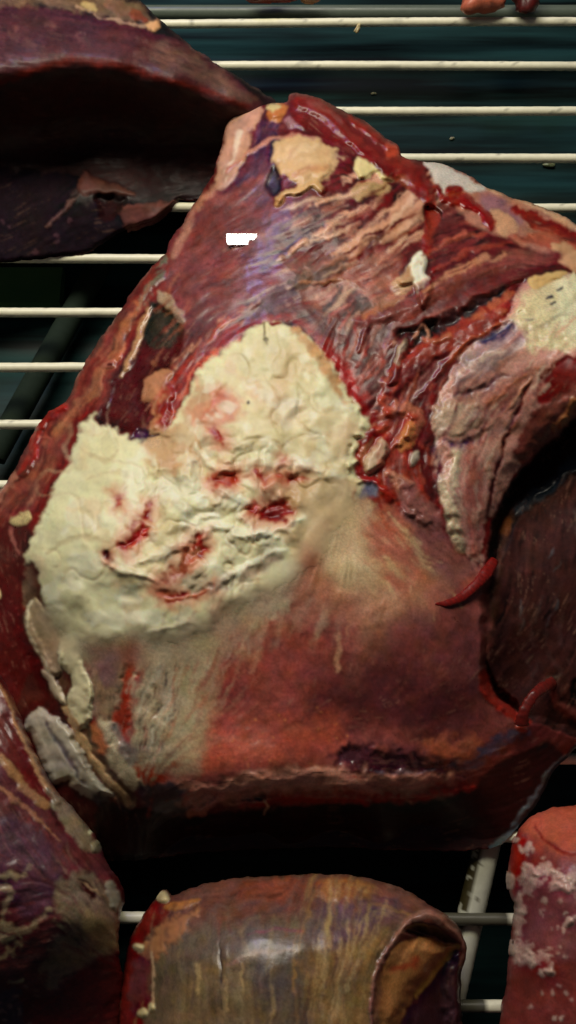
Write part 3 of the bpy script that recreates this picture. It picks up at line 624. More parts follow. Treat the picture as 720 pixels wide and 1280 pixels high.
L([(690, 860), (705, 885), (740, 900)], [6, 14, 14], (116, 54, 46), soft=6, rag=2, dz=2, hz=6, op=.8)
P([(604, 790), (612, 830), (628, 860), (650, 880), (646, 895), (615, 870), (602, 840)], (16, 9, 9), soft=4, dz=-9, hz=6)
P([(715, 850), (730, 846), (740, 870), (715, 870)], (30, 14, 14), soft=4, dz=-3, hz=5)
# --- centre junction
P([(430, 510), (470, 520), (520, 540), (545, 600), (560, 680), (540, 720), (500, 680), (470, 640), (440, 620), (430, 560)], (138, 54, 40), soft=8, fib=.16, rag=4)
for pts, w, c, d in [([(452, 510), (462, 534), (455, 560), (444, 582)], [8, 12, 12, 8], (178, 112, 84), 1.6), ([(470, 520), (492, 512), (516, 516), (520, 536), (506, 552)], [8, 14, 14, 12, 8], (178, 100, 76), 2.4),
                     ([(448, 592), (442, 566), (452, 548), (470, 540), (492, 548)], [7, 10, 10, 10, 6], (146, 44, 32), 2), ([(476, 500), (484, 520), (478, 536)], [8, 9, 6], (176, 74, 54), 1.5),
                     ([(490, 560), (505, 545), (514, 524)], [8, 10, 8], (168, 74, 52), 3), ([(450, 600), (470, 606), (500, 630), (540, 660)], [6, 9, 9, 6], (150, 42, 28), 3), ([(486, 590), (505, 606), (530, 640), (548, 660)], [8, 12, 12, 6], (190, 128, 104), 2),
                     ([(520, 560), (535, 590), (545, 640)], [12, 14, 8], (96, 30, 28), -1)]:
    L(pts, [x * 1.2 for x in w], c, soft=6, rag=4, rs=9, dz=d, hz=7, lump=.5, ls=8)
P([(500, 550), (512, 528), (522, 545), (514, 562), (500, 566)], (206, 130, 80), soft=4, rag=2, dz=1, hz=4)
B(470, 570, 11, 26, (208, 180, 148), rot=28, soft=2.5, dz=5, hz=6, rag=1.6, rs=6, lump=.5, ls=8, part='fat_nub')
B(517, 573, 5, 10, (176, 160, 140), rot=32, soft=2.5, dz=2, hz=3, part='fat_nub')
B(455, 612, 20, 9, (110, 100, 112), rot=5, soft=8, rag=3)
# --- upper left: dark glossy muscle on the flank
P([(212, 318), (185, 345), (140, 405), (98, 470), (58, 520), (38, 552), (0, 612), (-80, 650), (-80, 860), (20, 850), (60, 860), (40, 740), (60, 640), (110, 530), (160, 440), (200, 380)], (126, 50, 40), soft=5, fib=.25, rag=3)
for pts, w in [([(150, 440), (120, 480), (95, 510), (60, 560)], [8, 14, 12, 8]), ([(170, 380), (150, 430), (140, 450)], [10, 18, 8])]: L(pts, w, (164, 96, 66), soft=6, rag=3, fib=.2, dz=1.2, hz=6, part=None)
L([(165, 385), (140, 410), (110, 450), (84, 490)], [8, 12, 14, 8], (118, 60, 50), soft=5, rag=3, fib=.3)
P([(188, 378), (205, 384), (226, 400), (228, 430), (214, 456), (200, 470), (188, 482), (186, 515), (170, 542), (150, 536), (124, 530), (134, 498), (142, 478), (164, 446), (176, 410)], (82, 25, 24), soft=3, rag=1.5, dz=-2, hz=6, rough=.3, part='cut_face')
P([(186, 374), (206, 382), (226, 400), (224, 425), (205, 436), (186, 432), (178, 410)], (58, 46, 34), soft=9, rag=4, fib=.1)
L([(206, 322), (198, 345), (182, 366), (172, 384)], [8, 10, 10, 5], (112, 98, 80), soft=3, rag=3, rs=5, thr=-.2, dz=1, hz=2)
L([(198, 368), (212, 380), (226, 400)], [8, 14, 8], (158, 130, 108), soft=4, rag=3, dz=1, hz=4)
L([(184, 384), (178, 412), (168, 440), (150, 470)], [6, 10, 6, 3], (184, 136, 96), soft=4, rag=2, dz=1, hz=3)
B(138, 457, 9, 6, (168, 96, 76), rot=-40, soft=3, rag=1.5, dz=1.5, hz=3); B(139, 457, 4, 2.5, (96, 32, 28), rot=-40, soft=2)
L([(80, 508), (58, 524), (48, 545), (36, 575), (22, 600)], [12, 14, 12, 14, 8], (150, 36, 26), soft=3, dz=4, hz=6, rag=2.5, lump=.6, ls=8, part='muscle_roll')
L([(50, 548), (64, 552), (56, 575)], 3, (178, 90, 72), soft=2, dz=1, hz=2)
P([(30, 585), (55, 570), (90, 530), (100, 545), (75, 620), (50, 650), (10, 650), (0, 625)], (128, 60, 48), soft=6, rag=4, fib=.25)
P([(-20, 640), (0, 600), (16, 586), (20, 606), (0, 625), (-20, 660)], (178, 112, 90), soft=4, rag=2)
P([(180, 478), (196, 466), (214, 470), (218, 495), (212, 520), (214, 545), (196, 546), (188, 530), (192, 505), (178, 500)], (184, 124, 92), soft=3, rag=3, dz=3, hz=7, lump=.6, ls=9, part='fat_nub')
P([(-75, 660), (0, 655), (34, 650), (42, 690), (34, 740), (36, 790), (60, 850), (70, 890), (30, 900), (-75, 860)], (92, 24, 21), soft=6, rag=3, fib=.06, rough=.34)
L([(12, 660), (24, 690)], 5, (160, 96, 80), soft=4, rag=2); B(0, 742, 4, 7, FATY, soft=2, dz=2, hz=3)
B(28, 648, 14, 7, FATY, rot=-25, soft=4, rag=3, dz=2, hz=4)
for i in range(40):
    rr = random.Random(i + 400); B(rr.uniform(-5, 60), rr.uniform(700, 900), rr.uniform(.8, 2.2), rr.uniform(.8, 1.6), (140, 70, 60), soft=1.5, op=.6)
M.streaks([(200, 340), (215, 400), (230, 430), (205, 470), (180, 380), (150, 440), (100, 520), (60, 620), (10, 650), (0, 620), (60, 530), (120, 440)], 90, [(160, 90, 66), (176, 112, 84), (140, 58, 44), (90, 30, 28), (104, 40, 34)], ln=(18, 60), w=(1.5, 5), op=(0.25, 0.6), dz=0.4, seed=10)
M.streaks([(190, 520), (215, 450), (260, 410), (300, 380), (320, 400), (270, 445), (235, 490), (215, 540)], 70, [(196, 110, 84), (170, 62, 44), (214, 150, 120), (120, 34, 28)], ln=(14, 44), w=(1.5, 4), op=(0.3, 0.7), dz=0.4, seed=11)
M.streaks([(390, 410), (425, 440), (460, 510), (470, 600), (540, 680), (520, 560), (450, 430)], 70, [(168, 46, 34), (190, 92, 70), (104, 28, 24), (150, 90, 90)], ln=(12, 40), w=(1.5, 5), op=(0.3, 0.7), dz=0.4, seed=12)
# --- B. the great fat cap: dome and left lobe
for pts in ([(206, 520), (226, 480), (252, 448), (290, 418), (330, 402), (352, 398), (384, 410), (412, 440), (432, 470), (448, 500), (464, 520)],):
    L(pts, [24, 22, 16, 12, 9, 7, 12, 20, 24, 22, 10], (146, 44, 32), soft=11, rag=5, rs=12, fib=.2)
L([(222, 520), (240, 480), (262, 452), (300, 424)], [16, 20, 16, 6], (190, 92, 66), soft=6, rag=4, fib=.3, thr=-.6)
L([(406, 440), (430, 480), (446, 510)], [10, 22, 14], (166, 36, 26), soft=6, rag=4, lump=.8, ls=8, hz=6)
FC = [(345, 404), (362, 409), (384, 420), (402, 440), (420, 474), (436, 500), (462, 520), (458, 540), (446, 556), (444, 590), (448, 604), (446, 628), (424, 660), (400, 700), (352, 730), (300, 760), (268, 782), (230, 800), (180, 806), (120, 806), (84, 790),
      (52, 752), (36, 718), (33, 686), (50, 652), (72, 604), (90, 566), (104, 530), (119, 516), (124, 532), (140, 530), (152, 540), (168, 546), (178, 538), (188, 560), (204, 556), (214, 530), (224, 512), (236, 486), (262, 452), (300, 424), (326, 408)]
P(FC, FAT, soft=7, rag=3.5, rs=9, dz=2.8, hz=14, lump=1.7, ls=34, fib=.0, rough=.46, fk=.05, part='fat_cap')
P([(270, 470), (330, 415), (370, 420), (400, 470), (430, 540), (400, 590), (330, 570), (280, 540)], (228, 216, 168), soft=24, rag=5, var=.06)
P([(370, 470), (400, 470), (430, 520), (440, 560), (400, 560), (370, 530)], (234, 230, 186), soft=12, rag=4, lump=.6, ls=14, hz=8)
L([(368, 412), (395, 440), (415, 478), (430, 505)], [6, 14, 12, 6], (206, 150, 96), soft=8, rag=3, op=.8)
P([(246, 480), (290, 490), (300, 520), (265, 545), (235, 560), (226, 530)], (212, 138, 100), soft=18, rag=6, op=.85)
L([(250, 530), (262, 515), (275, 500)], 14, (206, 116, 84), soft=12, rag=4, op=.8)
P([(185, 545), (230, 530), (260, 560), (240, 590), (200, 600), (180, 575)], (206, 168, 124), soft=14, rag=5)
L([(330, 405), (331, 420), (334, 430)], 2, (120, 100, 60), soft=2, dz=-1.2, hz=1.5); B(308, 504, 2, 2, (70, 55, 40), soft=1.5); B(333, 426, 3, 2, (96, 70, 40), soft=2, dz=-1, hz=1)
B(345, 406, 8, 2.5, (130, 30, 24), rot=-8, soft=2)
B(176, 546, 11, 8, (92, 58, 72), rot=10, soft=4, rag=3, dz=-4, hz=6); L([(186, 548), (200, 545)], 3, (96, 54, 60), soft=2, dz=-1, hz=2)
# creases and lumps in the wrinkled middle
rr = random.Random(12)
for pts, w, d in [([(370, 470), (372, 500), (376, 530), (400, 545)], 5, -1.4), ([(350, 560), (380, 545), (430, 548)], 5, -1.6), ([(280, 560), (320, 545), (350, 560), (340, 580)], 5, -1.8), ([(240, 575), (250, 600), (262, 590)], 6, -3), ([(205, 590), (196, 620), (205, 640)], 7, -2.4),
                  ([(100, 560), (130, 575), (150, 560)], 5, -1), ([(110, 600), (140, 590), (170, 600)], 5, -1), ([(60, 690), (100, 670), (140, 680)], 8, -.8), ([(250, 620), (290, 625), (320, 610)], 4, -1.6), ([(300, 660), (320, 680), (345, 690)], 4, -1.6), ([(380, 610), (400, 640), (380, 670)], 7, -1.6),
                  ([(210, 560), (230, 556), (244, 566)], 3, -1.5), ([(115, 530), (114, 545)], 3, -1.6), ([(140, 535), (150, 555)], 4, -1.2), ([(218, 600), (236, 630), (262, 640)], 4, -1.8), ([(330, 470), (350, 500), (390, 500)], 5, -.7), ([(290, 595), (330, 585), (365, 590)], 5, -1.8), ([(395, 560), (410, 580), (400, 600)], 5, -1.4)]:
    L(pts, [w * .5] + [w] * (len(pts) - 2) + [w * .5], (186, 160, 110), soft=4, rag=1.6, dz=d, hz=w * .6, op=.45, prof='sm')
for i in range(70):
    u, v = rr.uniform(175, 410), rr.uniform(555, 735)
    if ((u - 300) / 130) ** 2 + ((v - 640) / 90) ** 2 > 1: continue
    r = rr.uniform(6, 17); B(u, v, r, r * rr.uniform(.4, .8), rr.choice([FATW, FAT, (214, 200, 156), (226, 214, 176)]), rot=rr.uniform(-60, 60), soft=4, rag=3, rs=6, dz=rr.uniform(.6, 1.7), hz=r * .5, op=.7)
for pts, w, d in [([(130, 700), (150, 716), (180, 716), (196, 728)], [6, 12, 12, 6], 2.4), ([(180, 700), (210, 690), (240, 672), (268, 660)], [8, 14, 14, 6], 2.4), ([(240, 690), (275, 660), (310, 668), (345, 672)], [8, 12, 16, 6], 2.5), ([(262, 742), (290, 718), (325, 698), (358, 688)], [6, 12, 10, 5], 1.1),
                  ([(300, 640), (330, 668), (370, 650), (400, 640)], [8, 12, 8, 4], 2), ([(270, 610), (300, 625), (320, 640)], [8, 14, 8], 2), ([(215, 620), (240, 650), (230, 680)], [10, 20, 12], 1.6), ([(345, 585), (370, 575), (400, 590)], [8, 14, 8], 1.8), ([(245, 560), (262, 580), (290, 590)], [6, 12, 8], 1.8)]:
    L(pts, w, FATW, soft=3, rag=2, rs=6, dz=d, hz=5, op=.8)
def crease(m, bx, sc, seed, dep, col, reg):
    nn = np.abs(m.noise(sc, seed, 2)); c = sm((0.13 - nn) / 0.13) * reg
    m.Z -= dep * c; m.C[:] = m.C * (1 - .35 * c[..., None]) + srgb(col) * (.35 * c[..., None])
reg = sm(1.5 - ((M.U - 290) / 135) ** 2 - ((M.V - 640) / 88) ** 2)
crease(M, None, 38, 301, 1.2, (204, 168, 122), reg); crease(M, None, 21, 302, .35, (206, 168, 122), reg)
FM = sm(M.poly_sd(FC, m=4000)[1] / 14)
for sc_, sd_, cc_, th_, oo_ in ((44, 311, (224, 190, 138), .1, .35), (60, 312, (222, 170, 136), .35, .3), (30, 313, (206, 200, 156), .15, .35), (24, 314, (242, 240, 212), .1, .5)):
    kk_ = (sm((M.noise(sc_, sd_, 3) - th_) / .35) * oo_ * FM)[..., None]; M.C[:] = M.C * (1 - kk_) + srgb(cc_) * kk_
reg2 = sm(1.3 - ((M.U - 130) / 90) ** 2 - ((M.V - 640) / 130) ** 2); crease(M, None, 46, 303, .7, (212, 190, 146), reg2)
reg3 = sm(1.3 - ((M.U - 340) / 90) ** 2 - ((M.V - 490) / 80) ** 2); crease(M, None, 40, 304, .6, (200, 176, 116), reg3)
M.Z += reg * 1.9 * M.noise(22, 305, 2)
# red pits
def pit(pts, w, c=(180, 78, 54), d=-3.0, **kw):
    L(pts, [x + 20 for x in w] if isinstance(w, list) else w + 16, (216, 150, 116), soft=22, rag=6, rs=9, op=.75)
    L(pts, [x * 1.1 for x in w] if isinstance(w, list) else w, c, soft=13, rag=6, rs=8, dz=d * .45, hz=12, fib=.12, rough=.45, **kw)
pit([(270, 604), (288, 598)], [14, 20]); pit([(322, 640), (345, 638), (360, 622)], [16, 28, 20], (166, 56, 38), -6); B(343, 643, 12, 9, (132, 36, 26), soft=14, rag=3)
pit([(320, 592), (345, 602), (385, 598)], [4, 9, 4], (158, 48, 32), -3); pit([(345, 592), (352, 578)], [5, 3]); pit([(238, 692), (252, 680)], [22, 16], (168, 44, 28), -5); B(246, 690, 8, 8, (120, 24, 18), soft=6)
pit([(198, 738), (215, 745), (245, 740), (268, 734)], [10, 13, 11, 6], (160, 56, 36), -3); pit([(205, 728), (225, 710), (236, 700)], [12, 14, 12], (168, 92, 62), -2)
pit([(160, 684), (170, 670), (180, 650), (190, 630)], [14, 14, 8, 3], (164, 52, 34), -3.5); pit([(148, 620), (150, 632)], [5, 4], (180, 96, 76), -1); pit([(272, 540), (274, 552)], [7, 10], (170, 62, 34), -3); pit([(134, 690), (136, 700)], 4, (110, 50, 50), -2)
L([(165, 686), (180, 662)], 2, (208, 90, 66), soft=2, dz=.8, hz=1); L([(205, 748), (235, 744), (262, 737)], 3, (200, 120, 86), soft=2, dz=1.2, hz=2)
P([(226, 722), (250, 712), (262, 722), (256, 736), (236, 738)], (196, 178, 146), soft=9, rag=4, rs=5, lump=.7, ls=6, hz=4)
P([(262, 734), (300, 712), (345, 696), (352, 700), (330, 714), (300, 728), (270, 740)], (178, 160, 134), soft=14, rag=3, fib=.2, thr=-1)
P([(350, 616), (400, 600), (445, 600), (430, 640), (400, 680), (372, 690), (350, 670), (388, 648)], (200, 172, 126), soft=12, rag=4, op=.8)
# --- C. fade of fat into silverskin
P([(380, 690), (440, 640), (500, 650), (548, 700), (556, 760), (520, 780), (440, 780), (390, 770)], (186, 110, 78), soft=34, rag=12, rs=14, fib=.08)
P([(388, 640), (430, 615), (470, 640), (490, 690), (475, 740), (430, 735), (395, 700)], (214, 190, 146), soft=34, rag=12, rs=12, fib=.08)
P([(464, 650), (520, 650), (550, 700), (540, 750), (490, 740), (470, 700)], (186, 110, 84), soft=50, rag=14, rs=12, fib=.06)
P([(500, 600), (548, 640), (575, 690), (600, 712), (590, 740), (548, 748), (520, 690)], (150, 92, 84), soft=12, rag=5, fib=.12)
L([(510, 735), (516, 750), (520, 760)], 3, (226, 190, 140), soft=3, dz=.8, hz=2)
MB = [(600, 720), (606, 780), (600, 830), (612, 865), (640, 890), (625, 920), (560, 950), (480, 945), (420, 962), (340, 968), (250, 975), (190, 985), (165, 980), (150, 940), (128, 900), (112, 860), (104, 815), (150, 800), (220, 798), (270, 778), (330, 742), (400, 738), (470, 770), (520, 772), (555, 750)]
P(MB, (158, 84, 74), soft=30, fib=.04, fs='c', rag=6, rs=20, rough=.34, fk=.08, part='silverskin')
P([(260, 800), (330, 775), (420, 790), (480, 790), (500, 850), (430, 930), (300, 930), (240, 900)], (156, 76, 66), soft=46, rag=8, rs=22, fib=.03)
P([(400, 850), (470, 800), (560, 790), (602, 840), (600, 890), (540, 925), (440, 915), (390, 890)], (92, 40, 40), soft=64, rag=4, rs=20)  # darker maroon where the dome turns away: shade partly put into the colour
P([(500, 760), (560, 750), (600, 780), (598, 840), (560, 850), (510, 820)], (126, 66, 62), soft=34, rag=6)
L([(290, 800), (340, 768), (400, 752), (460, 756), (520, 750)], [50, 60, 60, 60, 40], (178, 128, 100), soft=50, rag=8, rs=14, op=.45)
for k_ in range(60):
    q = random.Random(k_ + 1500); u = q.uniform(225, 520); v = 745 + q.uniform(-10, 40) + max(0, 300 - u) * .5; ln = q.uniform(30, 90)
    L([(u, v), (u - ln * .16, v + ln * .5), (u - ln * .3, v + ln)], [q.uniform(5, 12), q.uniform(4, 8), 1], (190, 148, 120), soft=9, rag=2, op=q.uniform(.2, .5), dz=.15, hz=4)
M.smear([(400, 870), (470, 850), (560, 850)], [90, 130, 100], 9, z=0, soft=40)
L([(604, 840), (612, 866), (634, 888), (662, 902)], [10, 14, 14, 8], (150, 44, 32), soft=6, dz=3, hz=6, rag=1.5)
P([(225, 905), (300, 910), (420, 900), (400, 945), (300, 958), (200, 975), (178, 965)], (178, 86, 66), soft=44, rag=7, fib=.05)
P([(164, 950), (200, 950), (215, 985), (180, 990), (168, 975)], (184, 66, 40), soft=8, rag=3)
for i in range(34):
    q = random.Random(i + 70); B(q.uniform(235, 440), q.uniform(885, 960), q.uniform(.8, 1.8), q.uniform(.8, 1.4), (214, 130, 80), soft=1.5, op=.7, dz=.3, hz=1)
L([(425, 790), (424, 815), (422, 840)], [3, 6, 4], (196, 140, 110), soft=5, rag=2, fib=.1)
P([(170, 800), (230, 790), (300, 760), (350, 740), (360, 760), (290, 800), (258, 850), (248, 960), (215, 965), (180, 960), (165, 930), (170, 870), (180, 830)], (184, 166, 134), soft=18, rag=6, fib=.16, fs='m', lump=.3, ls=10, hz=8)
L([(262, 800), (250, 860), (238, 940)], [20, 28, 24], (188, 172, 130), soft=14, rag=5, fib=.12)
L([(160, 808), (190, 792), (230, 782), (268, 786)], [3, 5, 5, 2], (226, 218, 184), soft=3, dz=1.2, hz=3, rag=1.2)
for i in range(44):
    q = random.Random(i + 900); v = q.uniform(815, 945); u = 176 + q.random() * 44 + (880 - v) * .12; l2 = q.uniform(5, 15)
    L([(u, v), (u + l2 * .42, v - l2)], [1.0, 2.2], (84, 66, 52), soft=1.8, dz=-.7, hz=1.4, op=.75)
M.smear([(290, 780), (262, 840), (244, 900), (232, 965)], [40, 50, 50, 40], 9, z=.5, soft=30)
L([(168, 808), (162, 840), (158, 870), (150, 900), (142, 925)], [10, 18, 18, 26, 14], (158, 66, 46), soft=9, rag=5, rs=6, dz=-1.4, hz=5, fib=.12, rough=.3)
P([(106, 810), (150, 806), (156, 840), (146, 885), (130, 905), (112, 890), (108, 850)], (146, 118, 94), soft=10, rag=4, fib=.16)
P([(126, 816), (148, 815), (148, 850), (134, 862), (122, 845)], (128, 96, 92), soft=10, rag=3)
L([(128, 905), (150, 950), (170, 985), (190, 1000)], [14, 24, 22, 10], (200, 184, 150), soft=9, rag=3, dz=1.2, hz=8)  # pale stroke: glare on the silverskin painted as colour
L([(140, 910), (165, 950)], [10, 16], (150, 136, 122), soft=9, rag=3)
P([(104, 905), (124, 905), (134, 935), (118, 945), (104, 930)], (190, 120, 80), soft=7, rag=3)
M.streaks([(170, 800), (260, 770), (330, 745), (300, 820), (256, 900), (244, 965), (180, 965), (165, 880)], 110, [(206, 194, 158), (170, 148, 116), (140, 104, 88), (218, 208, 180), (188, 120, 90)], ln=(20, 80), w=(1.5, 6), op=(0.2, 0.55), dz=0.25, seed=13)
M.streaks([(245, 800), (300, 780), (290, 860), (262, 950), (235, 960)], 50, [(196, 170, 134), (150, 74, 56), (176, 120, 96)], ln=(24, 80), w=(3, 9), op=(0.2, 0.5), seed=14)
M.streaks([(390, 640), (450, 620), (540, 690), (560, 750), (480, 770), (400, 760)], 80, [(220, 190, 140), (200, 140, 104), (178, 88, 62), (206, 164, 122)], ln=(14, 50), w=(2, 7), op=(0.3, 0.7), dz=0.35, seed=15)
M.streaks([(280, 800), (400, 780), (560, 780), (590, 840), (500, 900), (300, 930)], 70, [(120, 54, 46), (164, 86, 68), (140, 70, 66)], ln=(30, 90), w=(3, 10), op=(0.05, 0.15), soft=8, seed=16)
# --- white fat flaps on the lower left rim
P([(32, 850), (70, 850), (104, 905), (150, 975), (200, 1010), (150, 1080), (60, 1010), (20, 930)], (84, 36, 30), soft=8, rag=3)
P([(36, 700), (60, 756), (80, 790), (98, 800), (108, 850), (112, 905), (140, 960), (170, 1000), (150, 1010), (110, 960), (84, 900), (70, 850), (40, 780), (30, 740)], (112, 84, 64), soft=5, rag=2.5, dz=-2, hz=5)
P([(44, 748), (52, 752), (66, 776), (78, 806), (78, 832), (70, 846), (58, 838), (44, 808), (34, 790), (32, 768)], (162, 140, 110), soft=2.5, rag=1.5, dz=4, hz=5, lump=.4, ls=10, part='fat_flap')
L([(42, 750), (34, 772), (44, 806), (60, 838)], 3, (224, 208, 172), soft=2, dz=.8, hz=1.5)
P([(54, 838), (64, 842), (80, 866), (84, 880), (74, 876), (64, 860)], (196, 178, 148), soft=2, rag=1.5, dz=2.5, hz=3, part='fat_flap')
P([(76, 800), (90, 794), (100, 800), (102, 822), (112, 850), (114, 885), (110, 906), (100, 916), (90, 896), (86, 870), (90, 846), (82, 838), (74, 822)], (216, 206, 164), soft=2.5, rag=2, rs=6, dz=4, hz=6, lump=.6, ls=9, part='fat_flap')
P([(28, 908), (40, 892), (54, 886), (72, 896), (92, 920), (108, 948), (124, 975), (138, 994), (122, 998), (104, 996), (88, 984), (84, 976), (64, 978), (48, 946), (40, 922)], (170, 162, 142), soft=2.5, rag=2, rs=7, dz=5, hz=8, lump=.7, ls=12, fib=.08, part='fat_flap')
L([(60, 905), (80, 940), (104, 980)], [5, 7, 5], (120, 112, 104), soft=5, rag=2, dz=-1, hz=3)
L([(84, 886), (104, 925), (132, 968), (160, 1004)], [6, 10, 12, 8], (188, 154, 112), soft=4, rag=2, dz=1.5, hz=4)
L([(118, 996), (134, 1012)], 12, (84, 76, 78), soft=7, rag=3)
M.smear([(60, 770), (100, 806), (180, 812), (240, 800), (290, 772), (350, 732), (400, 690), (440, 640)], [20, 36, 44, 44, 40, 44, 50, 40], 7)
M.smear([(410, 735), (470, 765), (520, 758), (560, 720)], [50, 50, 50, 30], 6, z=0)
M.smear([(400, 640), (440, 680), (480, 700), (530, 690)], [50, 80, 80, 50], 5, c=.4)
# --- D. ragged lower rim
P([(180, 985), (250, 975), (330, 962), (420, 958), (470, 975), (560, 972), (540, 990), (440, 1000), (330, 1002), (240, 1010), (190, 1010)], (160, 106, 88), soft=12, rag=6, rs=12, fib=.14, dz=1, hz=12)
P([(180, 980), (230, 985), (240, 1010), (215, 1030), (180, 1015)], (84, 62, 64), soft=10, rag=4)
P([(300, 985), (420, 985), (540, 982), (600, 975), (560, 995), (460, 1003), (330, 1006)], (138, 36, 26), soft=8, rag=4, fib=.12)
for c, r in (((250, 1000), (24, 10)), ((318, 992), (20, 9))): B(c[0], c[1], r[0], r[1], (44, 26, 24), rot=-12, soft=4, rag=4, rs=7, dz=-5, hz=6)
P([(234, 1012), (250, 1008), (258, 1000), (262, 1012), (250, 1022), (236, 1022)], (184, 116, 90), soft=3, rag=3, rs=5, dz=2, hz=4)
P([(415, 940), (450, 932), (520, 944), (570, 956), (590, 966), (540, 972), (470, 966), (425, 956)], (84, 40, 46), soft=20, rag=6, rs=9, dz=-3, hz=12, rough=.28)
L([(470, 962), (500, 966), (540, 962)], [3, 8, 4], (104, 84, 96), soft=5, rag=2.5, thr=-.5)
P([(530, 932), (556, 928), (600, 930), (606, 944), (574, 956), (545, 948)], (176, 96, 66), soft=20, rag=8, rs=10, dz=.8, hz=12, lump=.3, ls=8)
L([(560, 958), (590, 956), (625, 925), (660, 912)], [8, 14, 14, 8], (90, 68, 84), soft=10, rag=4)
P([(180, 1010), (240, 1022), (330, 1008), (450, 1004), (560, 996), (630, 950), (680, 930), (700, 960), (620, 1060), (480, 1090), (300, 1110), (150, 1090), (120, 1010)], (44, 14, 14), soft=8, rag=3, fib=.15, rough=.5)  # front underside: shade below the rim put into the dark red
P([(630, 1046), (650, 1010), (690, 960), (740, 915), (760, 925), (716, 958), (676, 1004), (646, 1040), (622, 1064), (612, 1060)], (74, 80, 84), soft=3, rag=1.5, dz=3, hz=8, rough=.35, part='membrane')
L([(225, 1004), (262, 996), (300, 986), (350, 976), (410, 972), (460, 976), (500, 978), (560, 972)], [8, 22, 24, 24, 24, 20, 14, 6], (196, 132, 112), soft=16, rag=8, rs=14, dz=1.0, hz=7, fib=.15, lump=.4, ls=12)
L([(300, 1004), (380, 996), (440, 1000), (520, 996), (590, 984)], [4, 8, 9, 8, 4], (150, 36, 28), soft=4, rag=3, rs=7, dz=2.2, hz=5)
M.streaks([(200, 985), (420, 965), (560, 970), (560, 1000), (240, 1012)], 40, [(206, 150, 124), (150, 44, 34), (120, 60, 60)], ln=(12, 40), w=(1.5, 4), op=(.3, .7), dz=.4, seed=21)
L([(332, 998), (335, 1008), (330, 1016)], [2.5, 2, 1], (214, 176, 140), soft=1.5, dz=2.5, hz=2)
B(653, 908, 9, 6, (160, 64, 48), soft=3, dz=3, hz=5, rag=1)

OUT_M = [(292, 138), (318, 130), (342, 128), (358, 128), (364, 118), (380, 117), (405, 126), (432, 141), (458, 152), (480, 172), (497, 181), (505, 196), (528, 201), (555, 206), (585, 219), (615, 236), (650, 249), (690, 264), (722, 281), (770, 310), (790, 420), (790, 560), (790, 700), (790, 840),
         (772, 900), (735, 925), (700, 955), (668, 1008), (640, 1042), (612, 1060), (560, 1064), (480, 1062), (400, 1060), (300, 1062), (200, 1072), (140, 1076), (100, 1066), (60, 1030), (20, 990), (-20, 960), (-60, 900), (-68, 800), (-60, 700), (-40, 650), (0, 612), (18, 586), (38, 546), (48, 530), (60, 516), (84, 500), (100, 466), (140, 402), (178, 348), (206, 318),
         (212, 300), (224, 283), (246, 250), (264, 224), (276, 186), (284, 154)]
beef = root_at('beef_cut', 'largest raw beef cut, in the middle, with creamy white fat cap and marbled red muscle', 'beef cut', 330, 640)
M.finish(shred=.28)
M.build(OUT_M, beef, 'muscle', mats, step=1.25, rim=9, rimdz=5, under=10)
def cord_col(c0, c1):
    c0, c1 = srgb(c0), srgb(c1)
    def f(p, a, rng):
        t = 0.5 + 0.5 * math.sin(p[0] * 2100 + p[1] * 1500 + a); t = t * .6 + rng.random() * .4
        return c0 * (1 - t) + c1 * t
    return f
def cord(name, uvz, rad, c0, c1, parent, seed=1, wob=.05, flat=0.5):
    Q = crom([(a, b) for a, b, _ in uvz], False, 10); z = np.interp(np.linspace(0, 1, len(Q)), np.linspace(0, 1, len(uvz)), [c for _, _, c in uvz])
    tube(name, [p3(u, v, zz) for (u, v), zz in zip(Q, z)], [r / 1000 for r in rad], M_MEAT, parent, 14, cord_col(c0, c1), wob, seed, flat)
def hz(P_, u, v): return float(samp(P_.Z, np.array(float(u - P_.x0)), np.array(float(v - P_.y0))))
cord('blood_vessel', [(544, 755, hz(M, 544, 755) + 0.2), (560, 754, hz(M, 560, 754) + .8), (578, 746, hz(M, 578, 746) + 1.5), (596, 730, hz(M, 590, 732) + 2.0), (608, 716, hz(M, 600, 716) + 1), (618, 700, hz(M, 606, 700) - 4)], [.4, 1.7, 2.2, 2.4, 3.0, 2.2], (134, 22, 15), (100, 16, 12), beef, 3, .10)
cord('blood_vessel', [(652, 905, 32), (656, 888, 36), (668, 868, 38), (682, 858, 30), (696, 850, 14)], [3.2, 2.6, 2.4, 2.8, 2.6], (126, 32, 24), (84, 20, 16), beef, 4, .16)

# ================================================================ 2. dark cut, upper left
A = Piece((-100, -30, 380, 360), 21)
A.flow([(0, 40, 1, .1), (150, 50, 1, .25), (280, 100, 1, .5), (100, 150, 1, 0), (60, 260, 1, -.6), (170, 260, 1, -.3)])
A.relief([(-100, 0, 56), (0, 0, 58), (120, -5, 56), (190, 25, 52), (260, 72, 44), (330, 120, 36), (-100, 90, 78), (0, 90, 78), (90, 74, 78), (150, 80, 76), (220, 100, 68), (290, 126, 50), (320, 138, 40), (-100, 50, 72), (0, 50, 72), (100, 40, 70), (180, 60, 66),
          (0, 140, 46), (90, 130, 44), (160, 134, 42), (230, 150, 36), (290, 170, 24), (-100, 140, 46), (-100, 200, 16), (0, 200, 14), (100, 200, 12), (200, 205, 10), (270, 215, 8), (0, 260, 12), (90, 260, 15), (0, 320, 6), (100, 310, 6), (200, 262, 8), (160, 250, 12), (-100, 320, 6)])
A.R[:] = .55; A.C[:] = srgb((36, 15, 18)) * (1 + 0.14 * A.L['m'][..., None] + 0.12 * A.noise(24, 2, 3)[..., None]).clip(0.3, 2)
A.Z += 0.8 * A.noise(30, 8, 3); A.FK[:] = .7
P, L, B = A.p, A.l, A.b
